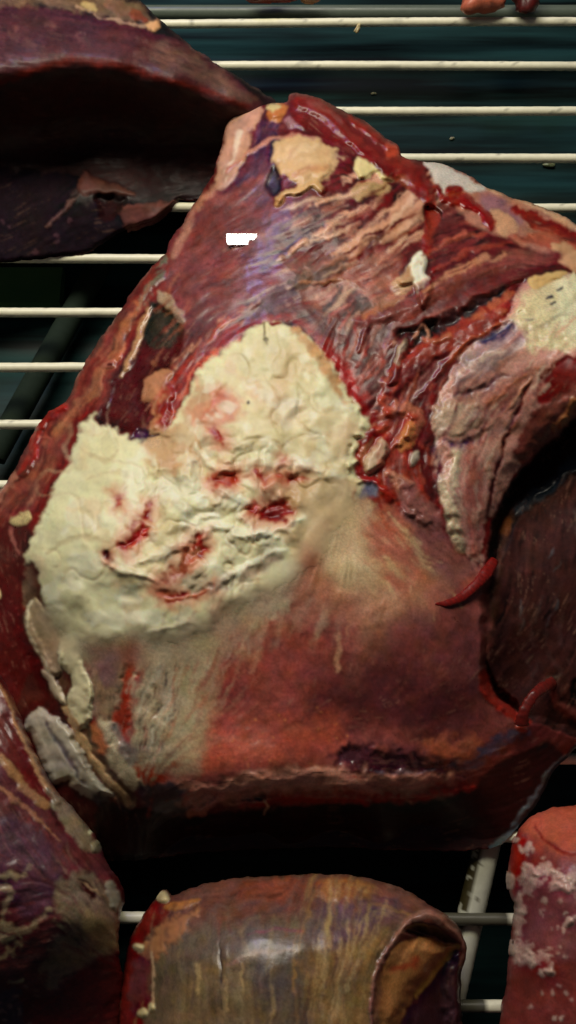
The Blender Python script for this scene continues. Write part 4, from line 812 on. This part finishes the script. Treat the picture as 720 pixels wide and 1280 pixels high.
P([(-100, 6), (0, 5), (100, 14), (190, 36), (260, 76), (320, 118), (330, 140), (290, 138), (220, 106), (150, 84), (95, 76), (40, 86), (-100, 110)], (76, 34, 36), soft=6, fib=.12, rough=.52)
P([(-100, 20), (60, 14), (140, 30), (90, 60), (0, 70), (-100, 80)], (68, 31, 38), soft=20, fib=.2)
P([(200, 50), (260, 84), (320, 122), (300, 130), (240, 100), (190, 80)], (96, 66, 56), soft=14, fib=.3, rag=5)
P([(-100, -20), (0, -14), (100, -10), (160, 0), (196, 26), (170, 28), (110, 16), (40, 8), (-100, 10)], (104, 80, 60), soft=10, rag=5, fib=.2, dz=1, hz=6, part='fat_edge')
for c, r, col in (((146, 8), (18, 8), (120, 84, 66)), ((110, 10), (10, 5), (170, 146, 100)), ((190, 30), (8, 6), (196, 150, 104)), ((172, 20), (12, 5), (120, 66, 46))):
    B(c[0], c[1], r[0], r[1], col, rot=20, soft=3, rag=3, dz=2.5, hz=5, part='fat_nub' if col[0] > 190 else None)
L([(96, 10), (140, 24), (180, 32)], [2, 4, 2], (150, 120, 96), soft=2, rag=2, dz=.8, hz=2)
for u, v, rx, ry in ((20, 42, 9, 6), (16, 70, 10, 5), (44, 60, 14, 3), (60, 30, 12, 2), (104, 50, 9, 4), (178, 68, 7, 6), (170, 80, 4, 8), (214, 92, 8, 6), (180, 50, 8, 3), (230, 72, 8, 4), (0, 76, 8, 4), (215, 60, 10, 3), (258, 70, 7, 3)):
    B(u, v, rx, ry, (104, 68, 64), rot=20, soft=5, rag=6, rs=4, op=.5, dz=.5, hz=3)
L([(-100, 104), (0, 100), (40, 88), (90, 76), (145, 82), (205, 99), (260, 116), (312, 134)], [8, 8, 9, 9, 8, 8, 7, 6], (100, 30, 22), soft=12, rag=2, rough=.62)
P([(-100, 112), (0, 108), (90, 84), (160, 92), (260, 124), (310, 140), (310, 200), (200, 230), (-100, 240)], (50, 15, 14), soft=18, fib=.1)
P([(-100, 190), (0, 210), (100, 220), (90, 250), (150, 250), (190, 262), (150, 300), (60, 330), (-100, 340)], (26, 14, 22), soft=10, fib=.15, rag=4, rough=.7)  # near-black foot of the slab: shade below the ridge put into the colour
P([(150, 262), (175, 254), (210, 250), (222, 254), (204, 268), (190, 276), (176, 286), (156, 288), (150, 278)], (92, 54, 50), soft=3, rag=3, dz=2, hz=5, fib=.1, part='fat_flap')
P([(104, 216), (120, 222), (148, 232), (168, 240), (160, 246), (124, 240), (104, 244), (96, 236)], (84, 48, 42), soft=3, rag=2.5, dz=2.5, hz=5, part='fat_flap')
P([(118, 244), (160, 248), (150, 268), (132, 276), (124, 262)], (34, 12, 14), soft=4, rag=2, dz=-4, hz=6)
L([(100, 242), (84, 256), (66, 276), (58, 282)], [3, 5, 5, 2], (84, 60, 58), soft=2.5, rag=1.5, dz=2, hz=2)
for i in range(7):
    q = random.Random(i + 31); B(q.uniform(0, 130), q.uniform(270, 315), q.uniform(1.5, 5), q.uniform(1, 3), (70, 44, 52), rot=q.uniform(-40, 20), soft=2, rag=2, rs=4, op=.7, dz=.4, hz=2)
A.streaks([(-60, 20), (100, 16), (200, 50), (310, 125), (200, 90), (90, 70), (-60, 95)], 70, [(88, 46, 46), (58, 26, 30), (76, 38, 42)], ln=(30, 90), w=(4, 12), op=(.1, .3), dz=.1, seed=4)
OUT_A = [(-95, -18), (0, -12), (60, -8), (110, -8), (165, -3), (196, 22), (232, 52), (270, 78), (312, 104), (346, 128), (340, 150), (310, 180), (288, 225), (255, 248), (222, 252), (205, 266), (190, 276), (150, 292), (128, 306), (100, 318), (50, 324), (0, 330), (-95, 338)]
dark_cut = root_at('beef_cut', 'dark purple beef cut with a thin cream fat edge, behind the wrinkled white fat cap, upper left corner', 'beef cut', 150, 200)
dark_cut['label'] = 'dark purple beef cut with cream fat edge filling the upper left corner'
A.finish(shred=.08)
A.build(OUT_A, dark_cut, 'muscle', mats, step=1.5, rim=7, rimdz=4, under=8)

# ================================================================ 3. lower left cut
G = Piece((-100, 800, 190, 1370), 33)
G.flow([(20, 950, .6, 1), (80, 1050, .6, 1), (30, 1150, 1, -.3), (110, 1150, .7, .8), (80, 1250, 1, -.5)])
G.relief([(0, 850, 50), (20, 920, 54), (60, 990, 50), (120, 1062, 42), (150, 1120, 34), (148, 1190, 30), (0, 950, 62), (40, 1040, 62), (90, 1110, 58), (120, 1150, 50), (20, 1150, 62), (-100, 1000, 70), (-100, 1200, 60), (60, 1190, 50), (0, 1230, 46), (110, 1190, 40), (120, 1225, 26), (60, 1260, 22), (0, 1290, 22), (150, 1280, 12), (100, 1340, 6), (0, 1350, 8), (-100, 1340, 10), (-100, 850, 50)])
G.C[:] = srgb((98, 48, 48)) * (1 + 0.16 * G.L['m'][..., None] + 0.12 * G.noise(24, 2, 3)[..., None]).clip(0.3, 2)
G.Z += 1.0 * G.noise(32, 8, 3)
P, L, B = G.p, G.l, G.b
P([(-100, 840), (0, 848), (30, 910), (60, 985), (50, 1000), (0, 950), (-100, 900)], (104, 36, 31), soft=4, fib=.15, rough=.36)
L([(-6, 850), (8, 872), (22, 905), (36, 940), (54, 975), (70, 1000)], [3, 4, 5, 6, 9, 10], (176, 132, 96), soft=3, rag=1.2, dz=1.5, hz=3)
L([(-10, 936), (10, 958), (32, 984), (56, 1008)], [6, 10, 12, 8], (156, 112, 78), soft=4, rag=2, dz=1, hz=4)
L([(-10, 978), (10, 990), (30, 1006), (48, 1026), (74, 1054)], [3, 4, 6, 3, 3], (150, 100, 76), soft=3, rag=2, dz=.8, hz=2)
P([(60, 985), (84, 1004), (110, 1036), (122, 1062), (104, 1060), (80, 1030), (62, 1004)], (124, 108, 88), soft=6, rag=3, fib=.15, dz=1, hz=5)
B(112, 1038, 3, 3, FAT, soft=2, dz=1.5, hz=2); B(122, 1058, 7, 8, (132, 122, 98), rot=40, soft=3, rag=2, dz=2, hz=4, part='fat_nub')
P([(0, 1020), (60, 1050), (80, 1100), (60, 1140), (0, 1120)], (88, 52, 64), soft=18, fib=.2, rag=6)
P([(90, 1090), (120, 1100), (146, 1140), (147, 1186), (120, 1205), (90, 1220), (64, 1240), (56, 1200), (80, 1160), (70, 1120)], (132, 112, 90), soft=14, rag=6, fib=.12)
P([(104, 1140), (140, 1150), (146, 1185), (120, 1196), (106, 1176)], (150, 132, 98), soft=7, rag=3)
L([(96, 1100), (112, 1112), (116, 1122)], [6, 14, 8], (66, 30, 24), soft=5, rag=2, dz=-1.5, hz=4)
L([(94, 1098), (118, 1112), (138, 1128)], [2, 3, 3], (160, 130, 100), soft=2, rag=1, dz=1, hz=2)
B(144, 1122, 9, 19, (144, 134, 118), rot=-14, soft=3, rag=2, dz=3, hz=6, lump=.5, ls=8, part='fat_nub')
for pts, w in [([(-5, 1094), (10, 1092), (26, 1094), (32, 1082)], [6, 7, 6, 3]), ([(-5, 1112), (12, 1112), (4, 1150)], [8, 9, 3]), ([(-5, 1158), (14, 1160), (26, 1168)], [9, 12, 3]), ([(-5, 1176), (14, 1172), (24, 1166)], [8, 10, 3]), ([(-5, 1196), (10, 1190), (26, 1178)], [8, 10, 2]),
               ([(26, 1164), (44, 1154), (62, 1138), (64, 1130)], [5, 7, 5, 2]), ([(68, 1152), (76, 1162)], [3, 5])]:
    L(pts, w, (168, 150, 116), soft=7, rag=4, rs=6, dz=.25, hz=5, op=.7)
L([(10, 1228), (28, 1228)], [2, 4], (190, 170, 130), soft=2, dz=.5, hz=2, rag=2)
P([(-100, 1200), (20, 1230), (60, 1250), (100, 1215), (150, 1200), (170, 1300), (100, 1370), (-100, 1370)], (98, 26, 24), soft=10, fib=.1, rag=3, rough=.4)
P([(0, 1235), (28, 1240), (26, 1262), (34, 1290), (0, 1290)], (80, 50, 60), soft=8, rag=5, fib=.2)
for i in range(14):
    q = random.Random(i + 61); B(q.uniform(0, 50), q.uniform(1230, 1285), q.uniform(1.5, 5), q.uniform(1, 2.5), (150, 116, 104), rot=q.uniform(-40, 20), soft=2, rag=2, rs=4, op=.6)
G.streaks([(-20, 1000), (60, 1010), (130, 1090), (146, 1180), (60, 1240), (-20, 1220)], 90, [(140, 108, 96), (72, 34, 42), (112, 66, 66), (120, 50, 44)], ln=(14, 60), w=(1.5, 5), op=(.2, .5), dz=.3, seed=4)
OUT_G = [(-95, 800), (-20, 822), (0, 850), (16, 884), (28, 914), (44, 948), (66, 984), (92, 1012), (112, 1036), (124, 1056), (136, 1084), (148, 1098), (156, 1122), (150, 1146), (148, 1170), (149, 1196), (155, 1230), (152, 1290), (140, 1350), (-95, 1362)]
left_cut = root_at('beef_cut', 'maroon beef cut with torn cream fat shreds and grey membrane in the lower left corner', 'beef cut', 50, 1100)
G.finish(shred=.15)
G.build(OUT_G, left_cut, 'muscle', mats, step=1.5, rim=8, rimdz=5, under=8)

# ================================================================ 4. rolled cut, bottom centre
R_ = Piece((120, 1060, 620, 1370), 44)
R_.flow([(220, 1200, .02, 1), (300, 1180, .08, 1), (350, 1250, 0, 1), (420, 1180, -.1, 1), (460, 1180, -.5, 1), (500, 1140, 1, .3), (480, 1260, -.1, 1), (530, 1220, -.6, 1), (170, 1200, -.2, 1), (300, 1120, 1, -.1), (560, 1230, -.2, 1)])
R_.relief([(160, 1200, 22), (200, 1130, 28), (250, 1115, 32), (350, 1100, 36), (430, 1100, 36), (520, 1125, 34), (575, 1170, 28), (185, 1240, 34), (230, 1200, 50), (320, 1170, 58), (420, 1170, 56), (300, 1260, 64), (400, 1260, 62), (460, 1260, 56), (480, 1190, 52), (540, 1145, 42), (560, 1210, 26), (560, 1290, 18), (150, 1300, 20), (300, 1350, 66), (420, 1350, 64), (600, 1350, 16), (200, 1320, 50), (520, 1280, 40)])
R_.C[:] = srgb((104, 78, 62)) * (1 + 0.16 * R_.L['m'][..., None] + 0.1 * R_.L['f'][..., None] + 0.12 * R_.noise(24, 2, 3)[..., None]).clip(0.3, 2)
R_.Z += 0.6 * R_.noise(32, 8, 3)
R_.FK[:] = .25
P, L, B = R_.p, R_.l, R_.b
P([(150, 1290), (150, 1230), (170, 1150), (205, 1110), (300, 1090), (420, 1090), (500, 1105), (580, 1160), (540, 1150), (470, 1150), (380, 1150), (300, 1160), (220, 1175), (190, 1220)], (112, 70, 56), soft=34, fib=.12, rag=6)
P([(200, 1180), (300, 1150), (400, 1150), (440, 1180), (420, 1290), (190, 1290)], (106, 88, 70), soft=34, fib=.16, rag=8, fs='f')
P([(280, 1170), (340, 1160), (360, 1230), (300, 1290), (270, 1240)], (102, 86, 78), soft=34, fib=.14, rag=8)
P([(230, 1220), (290, 1200), (330, 1290), (240, 1370), (215, 1290)], (124, 102, 70), soft=34, fib=.16, rag=8)
P([(400, 1130), (470, 1125), (500, 1140), (460, 1170), (430, 1200), (400, 1180)], (106, 78, 82), soft=26, fib=.18, rag=6)
P([(380, 1200), (420, 1185), (462, 1170), (480, 1180), (462, 1240), (466, 1370), (370, 1370), (390, 1260)], (146, 114, 70), soft=30, fib=.18, rag=7)
P([(396, 1102), (430, 1098), (466, 1106), (460, 1122), (400, 1124)], (156, 104, 62), soft=12, rag=4, lump=.4, ls=8, dz=1, hz=6); B(420, 1112, 2.5, 2, (150, 50, 30), soft=2)
P([(310, 1100), (390, 1098), (390, 1118), (300, 1122)], (126, 66, 44), soft=12, rag=4, fib=.2)
for x0, x1, y0, y1, w in ((406, 404, 1140, 1270, 6), (436, 420, 1145, 1270, 5), (462, 436, 1130, 1240, 4), (484, 444, 1128, 1210, 3), (424, 412, 1160, 1290, 4), (282, 284, 1220, 1260, 5), (247, 248, 1205, 1240, 6), (340, 338, 1230, 1285, 3), (300, 302, 1200, 1290, 2)):
    L([(x0, y0), ((x0 + x1) / 2 + 2, (y0 + y1) / 2), (x1, y1)], [1.5, w, w], (178, 150, 104), soft=5, rag=2, thr=-.6, op=.7, dz=.2, hz=2)
L([(274, 1160), (276, 1200), (278, 1260)], [1, 2.5, 2], (62, 44, 42), soft=2, rag=1, dz=-.8, hz=1.5)
L([(282, 1206), (310, 1194), (350, 1188), (372, 1186)], [3, 5, 4, 2], (134, 104, 88), soft=5, rag=1.5)
L([(310, 1170), (345, 1160), (380, 1164)], [2, 3, 2], (120, 76, 80), soft=3, rag=1)
P([(148, 1290), (150, 1230), (160, 1180), (176, 1146), (200, 1122), (214, 1128), (208, 1150), (180, 1175), (176, 1200), (190, 1215), (184, 1250), (168, 1300)], (116, 36, 28), soft=5, rag=3, fib=.15, lump=.6, ls=10)
P([(170, 1200), (188, 1196), (190, 1230), (184, 1262), (168, 1275), (160, 1250)], (104, 50, 48), soft=6, rag=3, fib=.15)
P([(176, 1182), (196, 1164), (222, 1148), (246, 1140), (230, 1164), (206, 1190), (186, 1194)], (164, 112, 78), soft=9, rag=5, rs=6, dz=1.0, hz=5, part='fat_seam')
P([(210, 1132), (232, 1124), (250, 1124), (240, 1134), (218, 1140)], (170, 110, 62), soft=4, rag=2, dz=1, hz=4)
L([(190, 1190), (191, 1220), (188, 1262)], [2, 3, 3], (196, 160, 128), soft=2, rag=1.2, dz=.8, hz=2)
for c, r in (((205, 1120), (10, 7)), ((176, 1266), (7, 8)), ((172, 1184), (7, 5)), ((188, 1258), (4, 6))): B(c[0], c[1], r[0], r[1], (206, 188, 142), rot=20, soft=2.5, rag=1.5, dz=3, hz=5, part='fat_nub')
R_.streaks([(190, 1200), (230, 1150), (400, 1140), (440, 1180), (450, 1300), (180, 1300)], 120, [(140, 122, 92), (92, 70, 62), (156, 132, 92), (110, 88, 84), (84, 62, 50)], ln=(40, 120), w=(2, 8), op=(.12, .34), dz=.1, seed=5, jit=.15)
R_.streaks([(380, 1130), (500, 1120), (480, 1180), (455, 1300), (370, 1300)], 90, [(186, 156, 104), (168, 128, 76), (98, 70, 66), (120, 88, 56)], ln=(40, 120), w=(1.5, 6), op=(.18, .42), dz=.12, seed=6, jit=.15)
R_.streaks([(170, 1160), (240, 1110), (400, 1098), (500, 1118), (430, 1150), (240, 1160)], 50, [(130, 78, 60), (90, 48, 42), (110, 66, 60)], ln=(20, 70), w=(2, 6), op=(.2, .5), seed=7)
# the rolled, hollow end
HOLE = [(462, 1330), (463, 1270), (466, 1235), (474, 1208), (490, 1184), (502, 1166), (512, 1154), (530, 1150), (550, 1158), (570, 1172), (579, 1190), (574, 1215), (570, 1240), (566, 1330)]
P(HOLE, (96, 54, 40), soft=3, rag=1, dz=-11, hz=22, prof='sm', part='rolled_end')
P([(505, 1162), (520, 1154), (548, 1162), (572, 1180), (566, 1186), (540, 1176), (512, 1168)], (44, 22, 16), soft=4, dz=-4, hz=6)  # shade inside the upper lip of the roll put into the colour
P([(466, 1330), (468, 1262), (474, 1222), (486, 1196), (504, 1178), (528, 1172), (552, 1178), (571, 1184), (560, 1196), (540, 1218), (520, 1240), (506, 1262), (498, 1285), (494, 1330)], (190, 132, 78), soft=3, rag=1.2, dz=7, hz=18, fib=.14, part='inner_flap')
L([(571, 1184), (556, 1200), (536, 1222), (520, 1244)], [5, 8, 7, 4], (206, 160, 76), soft=4, rag=1)
L([(492, 1212), (512, 1208), (522, 1200)], [4, 10, 6], (190, 96, 56), soft=8, rag=3)
L([(476, 1215), (470, 1250), (470, 1300)], [6, 9, 9], (150, 104, 72), soft=6, rag=2, fib=.2)
P([(572, 1190), (578, 1230), (575, 1330), (500, 1330), (506, 1270), (530, 1238), (556, 1206)], (70, 40, 46), soft=5, rag=2, fib=.2)
L([(464, 1300), (464, 1240), (474, 1206), (492, 1178), (503, 1160), (514, 1148), (534, 1144), (556, 1154), (574, 1170), (582, 1186), (576, 1210)], [5, 5, 6, 7, 9, 10, 10, 10, 9, 8, 4], (150, 104, 86), soft=3, rag=1.5, dz=2.5, hz=5, lump=.3, ls=8)
OUT_R = [(150, 1350), (149, 1290), (150, 1246), (154, 1212), (162, 1176), (176, 1148), (196, 1122), (206, 1112), (218, 1120), (244, 1108), (290, 1098), (350, 1094), (420, 1093), (470, 1100), (510, 1114), (544, 1134), (566, 1150), (583, 1176), (582, 1196), (575, 1226), (578, 1290), (576, 1355), (400, 1362), (200, 1362)]
rolled = root_at('beef_cut', 'brown rolled beef cut with stringy silverskin and an open folded end, bottom centre', 'beef cut', 360, 1220)
R_.R[:] = R_.R * .9; R_.finish(mot=.04, shred=.12)
R_.build(OUT_R, rolled, 'muscle', mats, step=1.35, rim=9, rimdz=5, under=8)

# ================================================================ 5. pink cut with white fat crumbs, lower right
K = Piece((600, 980, 840, 1370), 55)
K.flow([(680, 1050, .1, 1), (680, 1200, .05, 1), (760, 1200, .1, 1)])
K.relief([(640, 1100, 30), (645, 1050, 32), (690, 1015, 36), (760, 1000, 36), (660, 1100, 48), (700, 1060, 54), (760, 1080, 62), (700, 1150, 60), (645, 1180, 32), (670, 1200, 52), (720, 1230, 60), (630, 1260, 24), (660, 1280, 44), (720, 1340, 54), (820, 1200, 62), (820, 1020, 44)])
K.C[:] = srgb((140, 68, 64)) * (1 + 0.08 * K.L['m'][..., None] + 0.12 * K.noise(24, 2, 3)[..., None]).clip(0.3, 2)
K.Z += 0.7 * K.noise(26, 8, 3); K.FK[:] = .3
P, L, B = K.p, K.l, K.b
P([(650, 1020), (700, 1000), (840, 980), (840, 1060), (700, 1062), (670, 1050)], (188, 92, 68), soft=30, rag=5)
P([(668, 1026), (680, 1050), (700, 1068), (740, 1070)], (160, 54, 40), soft=6, op=.01)
L([(668, 1030), (676, 1046), (690, 1056), (720, 1066)], [2, 3, 4, 4], (140, 44, 36), soft=4, rag=1, dz=-.8, hz=2)
P([(636, 1060), (652, 1040), (660, 1090), (655, 1130), (640, 1120)], (158, 50, 40), soft=10, rag=3)
P([(655, 1100), (840, 1070), (840, 1200), (680, 1210), (650, 1180)], (134, 72, 74), soft=26, rag=6)
P([(630, 1220), (840, 1220), (840, 1370), (610, 1370)], (132, 58, 52), soft=24, rag=6)
def crumbs(cx, cy, rx, ry, n, seed):
    q = random.Random(seed)
    for _ in range(n):
        a = q.random() * 6.28; r = math.sqrt(q.random())
        B(cx + rx * r * math.cos(a), cy + ry * r * math.sin(a), q.uniform(1.8, 4.6), q.uniform(1.5, 3.6), q.choice([(206, 170, 156), (190, 152, 140), (214, 186, 168)]), rot=q.uniform(0, 90), soft=2.6, rag=1.6, rs=3, dz=.7, hz=2, op=.6)
for c, r2 in (((662, 1098), (15, 17)), ((678, 1090), (14, 9)), ((706, 1104), (18, 13)), ((648, 1140), (7, 26)), ((652, 1190), (15, 16)), ((668, 1200), (12, 9)), ((712, 1112), (12, 8))):
    B(c[0], c[1], r2[0], r2[1], (188, 148, 138), soft=8, rag=8, rs=7, op=.85, dz=.5, hz=5)
crumbs(662, 1096, 11, 14, 26, 1); crumbs(678, 1092, 14, 10, 22, 2); crumbs(704, 1104, 16, 12, 34, 3); crumbs(648, 1140, 7, 26, 26, 4); crumbs(650, 1190, 14, 16, 30, 5); crumbs(664, 1200, 10, 8, 12, 6); crumbs(690, 1190, 30, 16, 8, 7)
crumbs(690, 1140, 34, 20, 7, 8); crumbs(684, 1215, 14, 7, 6, 9); crumbs(700, 1250, 40, 30, 8, 10); crumbs(670, 1060, 26, 14, 6, 11); crumbs(715, 1160, 14, 20, 9, 12)
for c, r in (((637, 1102), (5, 10)), ((640, 1185), (5, 9)), ((646, 1050), (3, 5)), ((662, 1060), (4, 8)), ((712, 1154), (6, 6)), ((684, 1214), (7, 4))): B(c[0], c[1], r[0], r[1], (200, 164, 148), rot=10, soft=2.5, rag=1.5, dz=2, hz=4, part='fat_nub')
K.streaks([(640, 1040), (840, 1020), (840, 1340), (630, 1340)], 60, [(160, 82, 74), (120, 48, 48), (132, 70, 80)], ln=(20, 80), w=(2, 8), op=(.12, .3), soft=6, seed=4)
OUT_K = [(835, 975), (770, 985), (722, 1006), (690, 1010), (664, 1022), (646, 1042), (638, 1066), (635, 1095), (638, 1118), (644, 1136), (640, 1168), (637, 1196), (634, 1230), (626, 1262), (620, 1300), (614, 1350), (700, 1362), (835, 1362)]
pink_cut = root_at('beef_cut', 'smooth pink beef cut dusted with white fat crumbs in the lower right corner', 'beef cut', 690, 1150)
K.FK[:] = .12; K.finish(mot=.04, shred=.1)
K.build(OUT_K, pink_cut, 'muscle', mats, step=1.35, rim=9, rimdz=6, under=6)

# ================================================================ scraps and crumbs on the rack and the tray
def scrap(name, label, cat, u, v, z, rx, ry, rz, col, seed, group=None, rot=0):
    q = random.Random(seed); rng = np.random.default_rng(seed)
    n, m = 14, 20; co = []; fc = []; c = p3(u, v, z); cols = []
    ph = [q.uniform(0, 6.28) for _ in range(8)]; r0 = math.radians(rot)
    for i in range(n + 1):
        th = math.pi * i / n
        for k in range(m):
            a = 2 * math.pi * k / m
            f = 1 + .22 * math.sin(2 * a + ph[0]) + .14 * math.sin(3 * a + ph[1] + th) + .10 * math.sin(5 * a + ph[2] + 2 * th) + .06 * math.sin(9 * a + ph[3] + 5 * th)
            x, y = rx * f * math.sin(th) * math.cos(a), ry * f * math.sin(th) * math.sin(a)
            co.append(c + np.array([x * math.cos(r0) - y * math.sin(r0), x * math.sin(r0) + y * math.cos(r0), rz * math.cos(th) * (1 + .2 * math.sin(4 * a + ph[4]))]) / 1000.0)
            cols.append(srgb(col) * (1 + .25 * math.sin(5 * a + ph[5] + 3 * th) * math.sin(2 * th + ph[6])))
    for i in range(n):
        for k in range(m):
            fc.append([i * m + k, i * m + (k + 1) % m, (i + 1) * m + (k + 1) % m, (i + 1) * m + k])
    me = bpy.data.meshes.new(name); me.from_pydata([tuple(x) for x in co], [], fc); me.shade_smooth()
    ca = me.color_attributes.new('Col', 'FLOAT_COLOR', 'POINT'); ca.data.foreach_set('color', np.c_[np.array(cols), np.ones(len(cols))].astype(np.float32).ravel())
    ra = me.attributes.new('Rgh', 'FLOAT', 'POINT'); ra.data.foreach_set('value', np.full(len(cols), 0.42, np.float32))
    me.materials.append(M_MEAT); o = bpy.data.objects.new(name, me); SC.collection.objects.link(o)
    o['label'] = label; o['category'] = cat
    if group: o['group'] = group
    return o
scrap('fat_crumb', 'cream fat crumb clinging below the topmost full wire', 'fat crumb', 447, 36, 1, 3.4, 1.8, 2, (200, 186, 140), 1, 'fat crumbs on the rack', 60)
scrap('fat_crumb', 'pale crumb on the third gap right of the red muscle roll', 'fat crumb', 565, 173, -49, 1.8, 1.0, 1, (170, 170, 140), 2, 'fat crumbs on the rack')
scrap('fat_crumb', 'grey green crumb under the wire near the right frame edge', 'fat crumb', 687, 206, -48, 3.6, 2.2, 1.5, (110, 120, 84), 3, 'fat crumbs on the rack')
scrap('fat_crumb', 'tiny dim speck above the wire over the red muscle roll', 'fat crumb', 467, 117, -49, 1.8, 1.0, 1, (130, 130, 104), 4, 'fat crumbs on the rack')
scrap('meat_scrap', 'small pinkish orange meat end hanging in at the top edge', 'meat scrap', 601, 2, 12, 9, 12, 7, (190, 104, 78), 5, 'meat scraps along the top edge', 80)
scrap('meat_scrap', 'dark red meat end at the top edge near the right corner', 'meat scrap', 656, -4, 12, 11, 10, 7, (84, 22, 20), 6, 'meat scraps along the top edge', 20)
scrap('meat_scrap', 'long flat red meat end at the top edge beside the dark cut', 'meat scrap', 340, -8, 12, 17, 6, 6, (124, 48, 38), 7, 'meat scraps along the top edge', 5)
scrap('meat_scrap', 'tiny tan meat end at the middle of the top edge', 'meat scrap', 388, -4, 10, 6, 4, 5, (170, 120, 84), 8, 'meat scraps along the top edge')

# added clear slab, tilted to mirror the lamp as the missing case glass would
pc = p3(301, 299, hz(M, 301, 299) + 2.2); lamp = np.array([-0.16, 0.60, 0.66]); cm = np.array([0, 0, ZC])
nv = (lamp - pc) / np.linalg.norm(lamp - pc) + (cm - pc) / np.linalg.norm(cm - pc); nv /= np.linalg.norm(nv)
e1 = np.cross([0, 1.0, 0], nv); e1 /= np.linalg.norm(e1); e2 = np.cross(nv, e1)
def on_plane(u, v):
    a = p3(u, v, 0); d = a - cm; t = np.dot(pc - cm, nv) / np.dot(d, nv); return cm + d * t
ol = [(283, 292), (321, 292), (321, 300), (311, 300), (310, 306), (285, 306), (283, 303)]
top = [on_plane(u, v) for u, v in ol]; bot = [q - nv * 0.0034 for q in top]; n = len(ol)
me = bpy.data.meshes.new('glint_film'); me.from_pydata([tuple(x) for x in top + bot], [], [list(range(n)), list(range(n, 2 * n))[::-1]] + [[i, n + i, n + (i + 1) % n, (i + 1) % n] for i in range(n)])
fm = bpy.data.materials.new('clear_glint'); nt, N_, L_, Pn = nodes(fm)
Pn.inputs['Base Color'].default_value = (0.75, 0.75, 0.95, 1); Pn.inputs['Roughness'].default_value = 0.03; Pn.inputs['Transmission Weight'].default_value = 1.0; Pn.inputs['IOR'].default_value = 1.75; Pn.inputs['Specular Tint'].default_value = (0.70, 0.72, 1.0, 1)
me.materials.append(fm); fo = bpy.data.objects.new('glint_film', me); SC.collection.objects.link(fo); fo.parent = beef
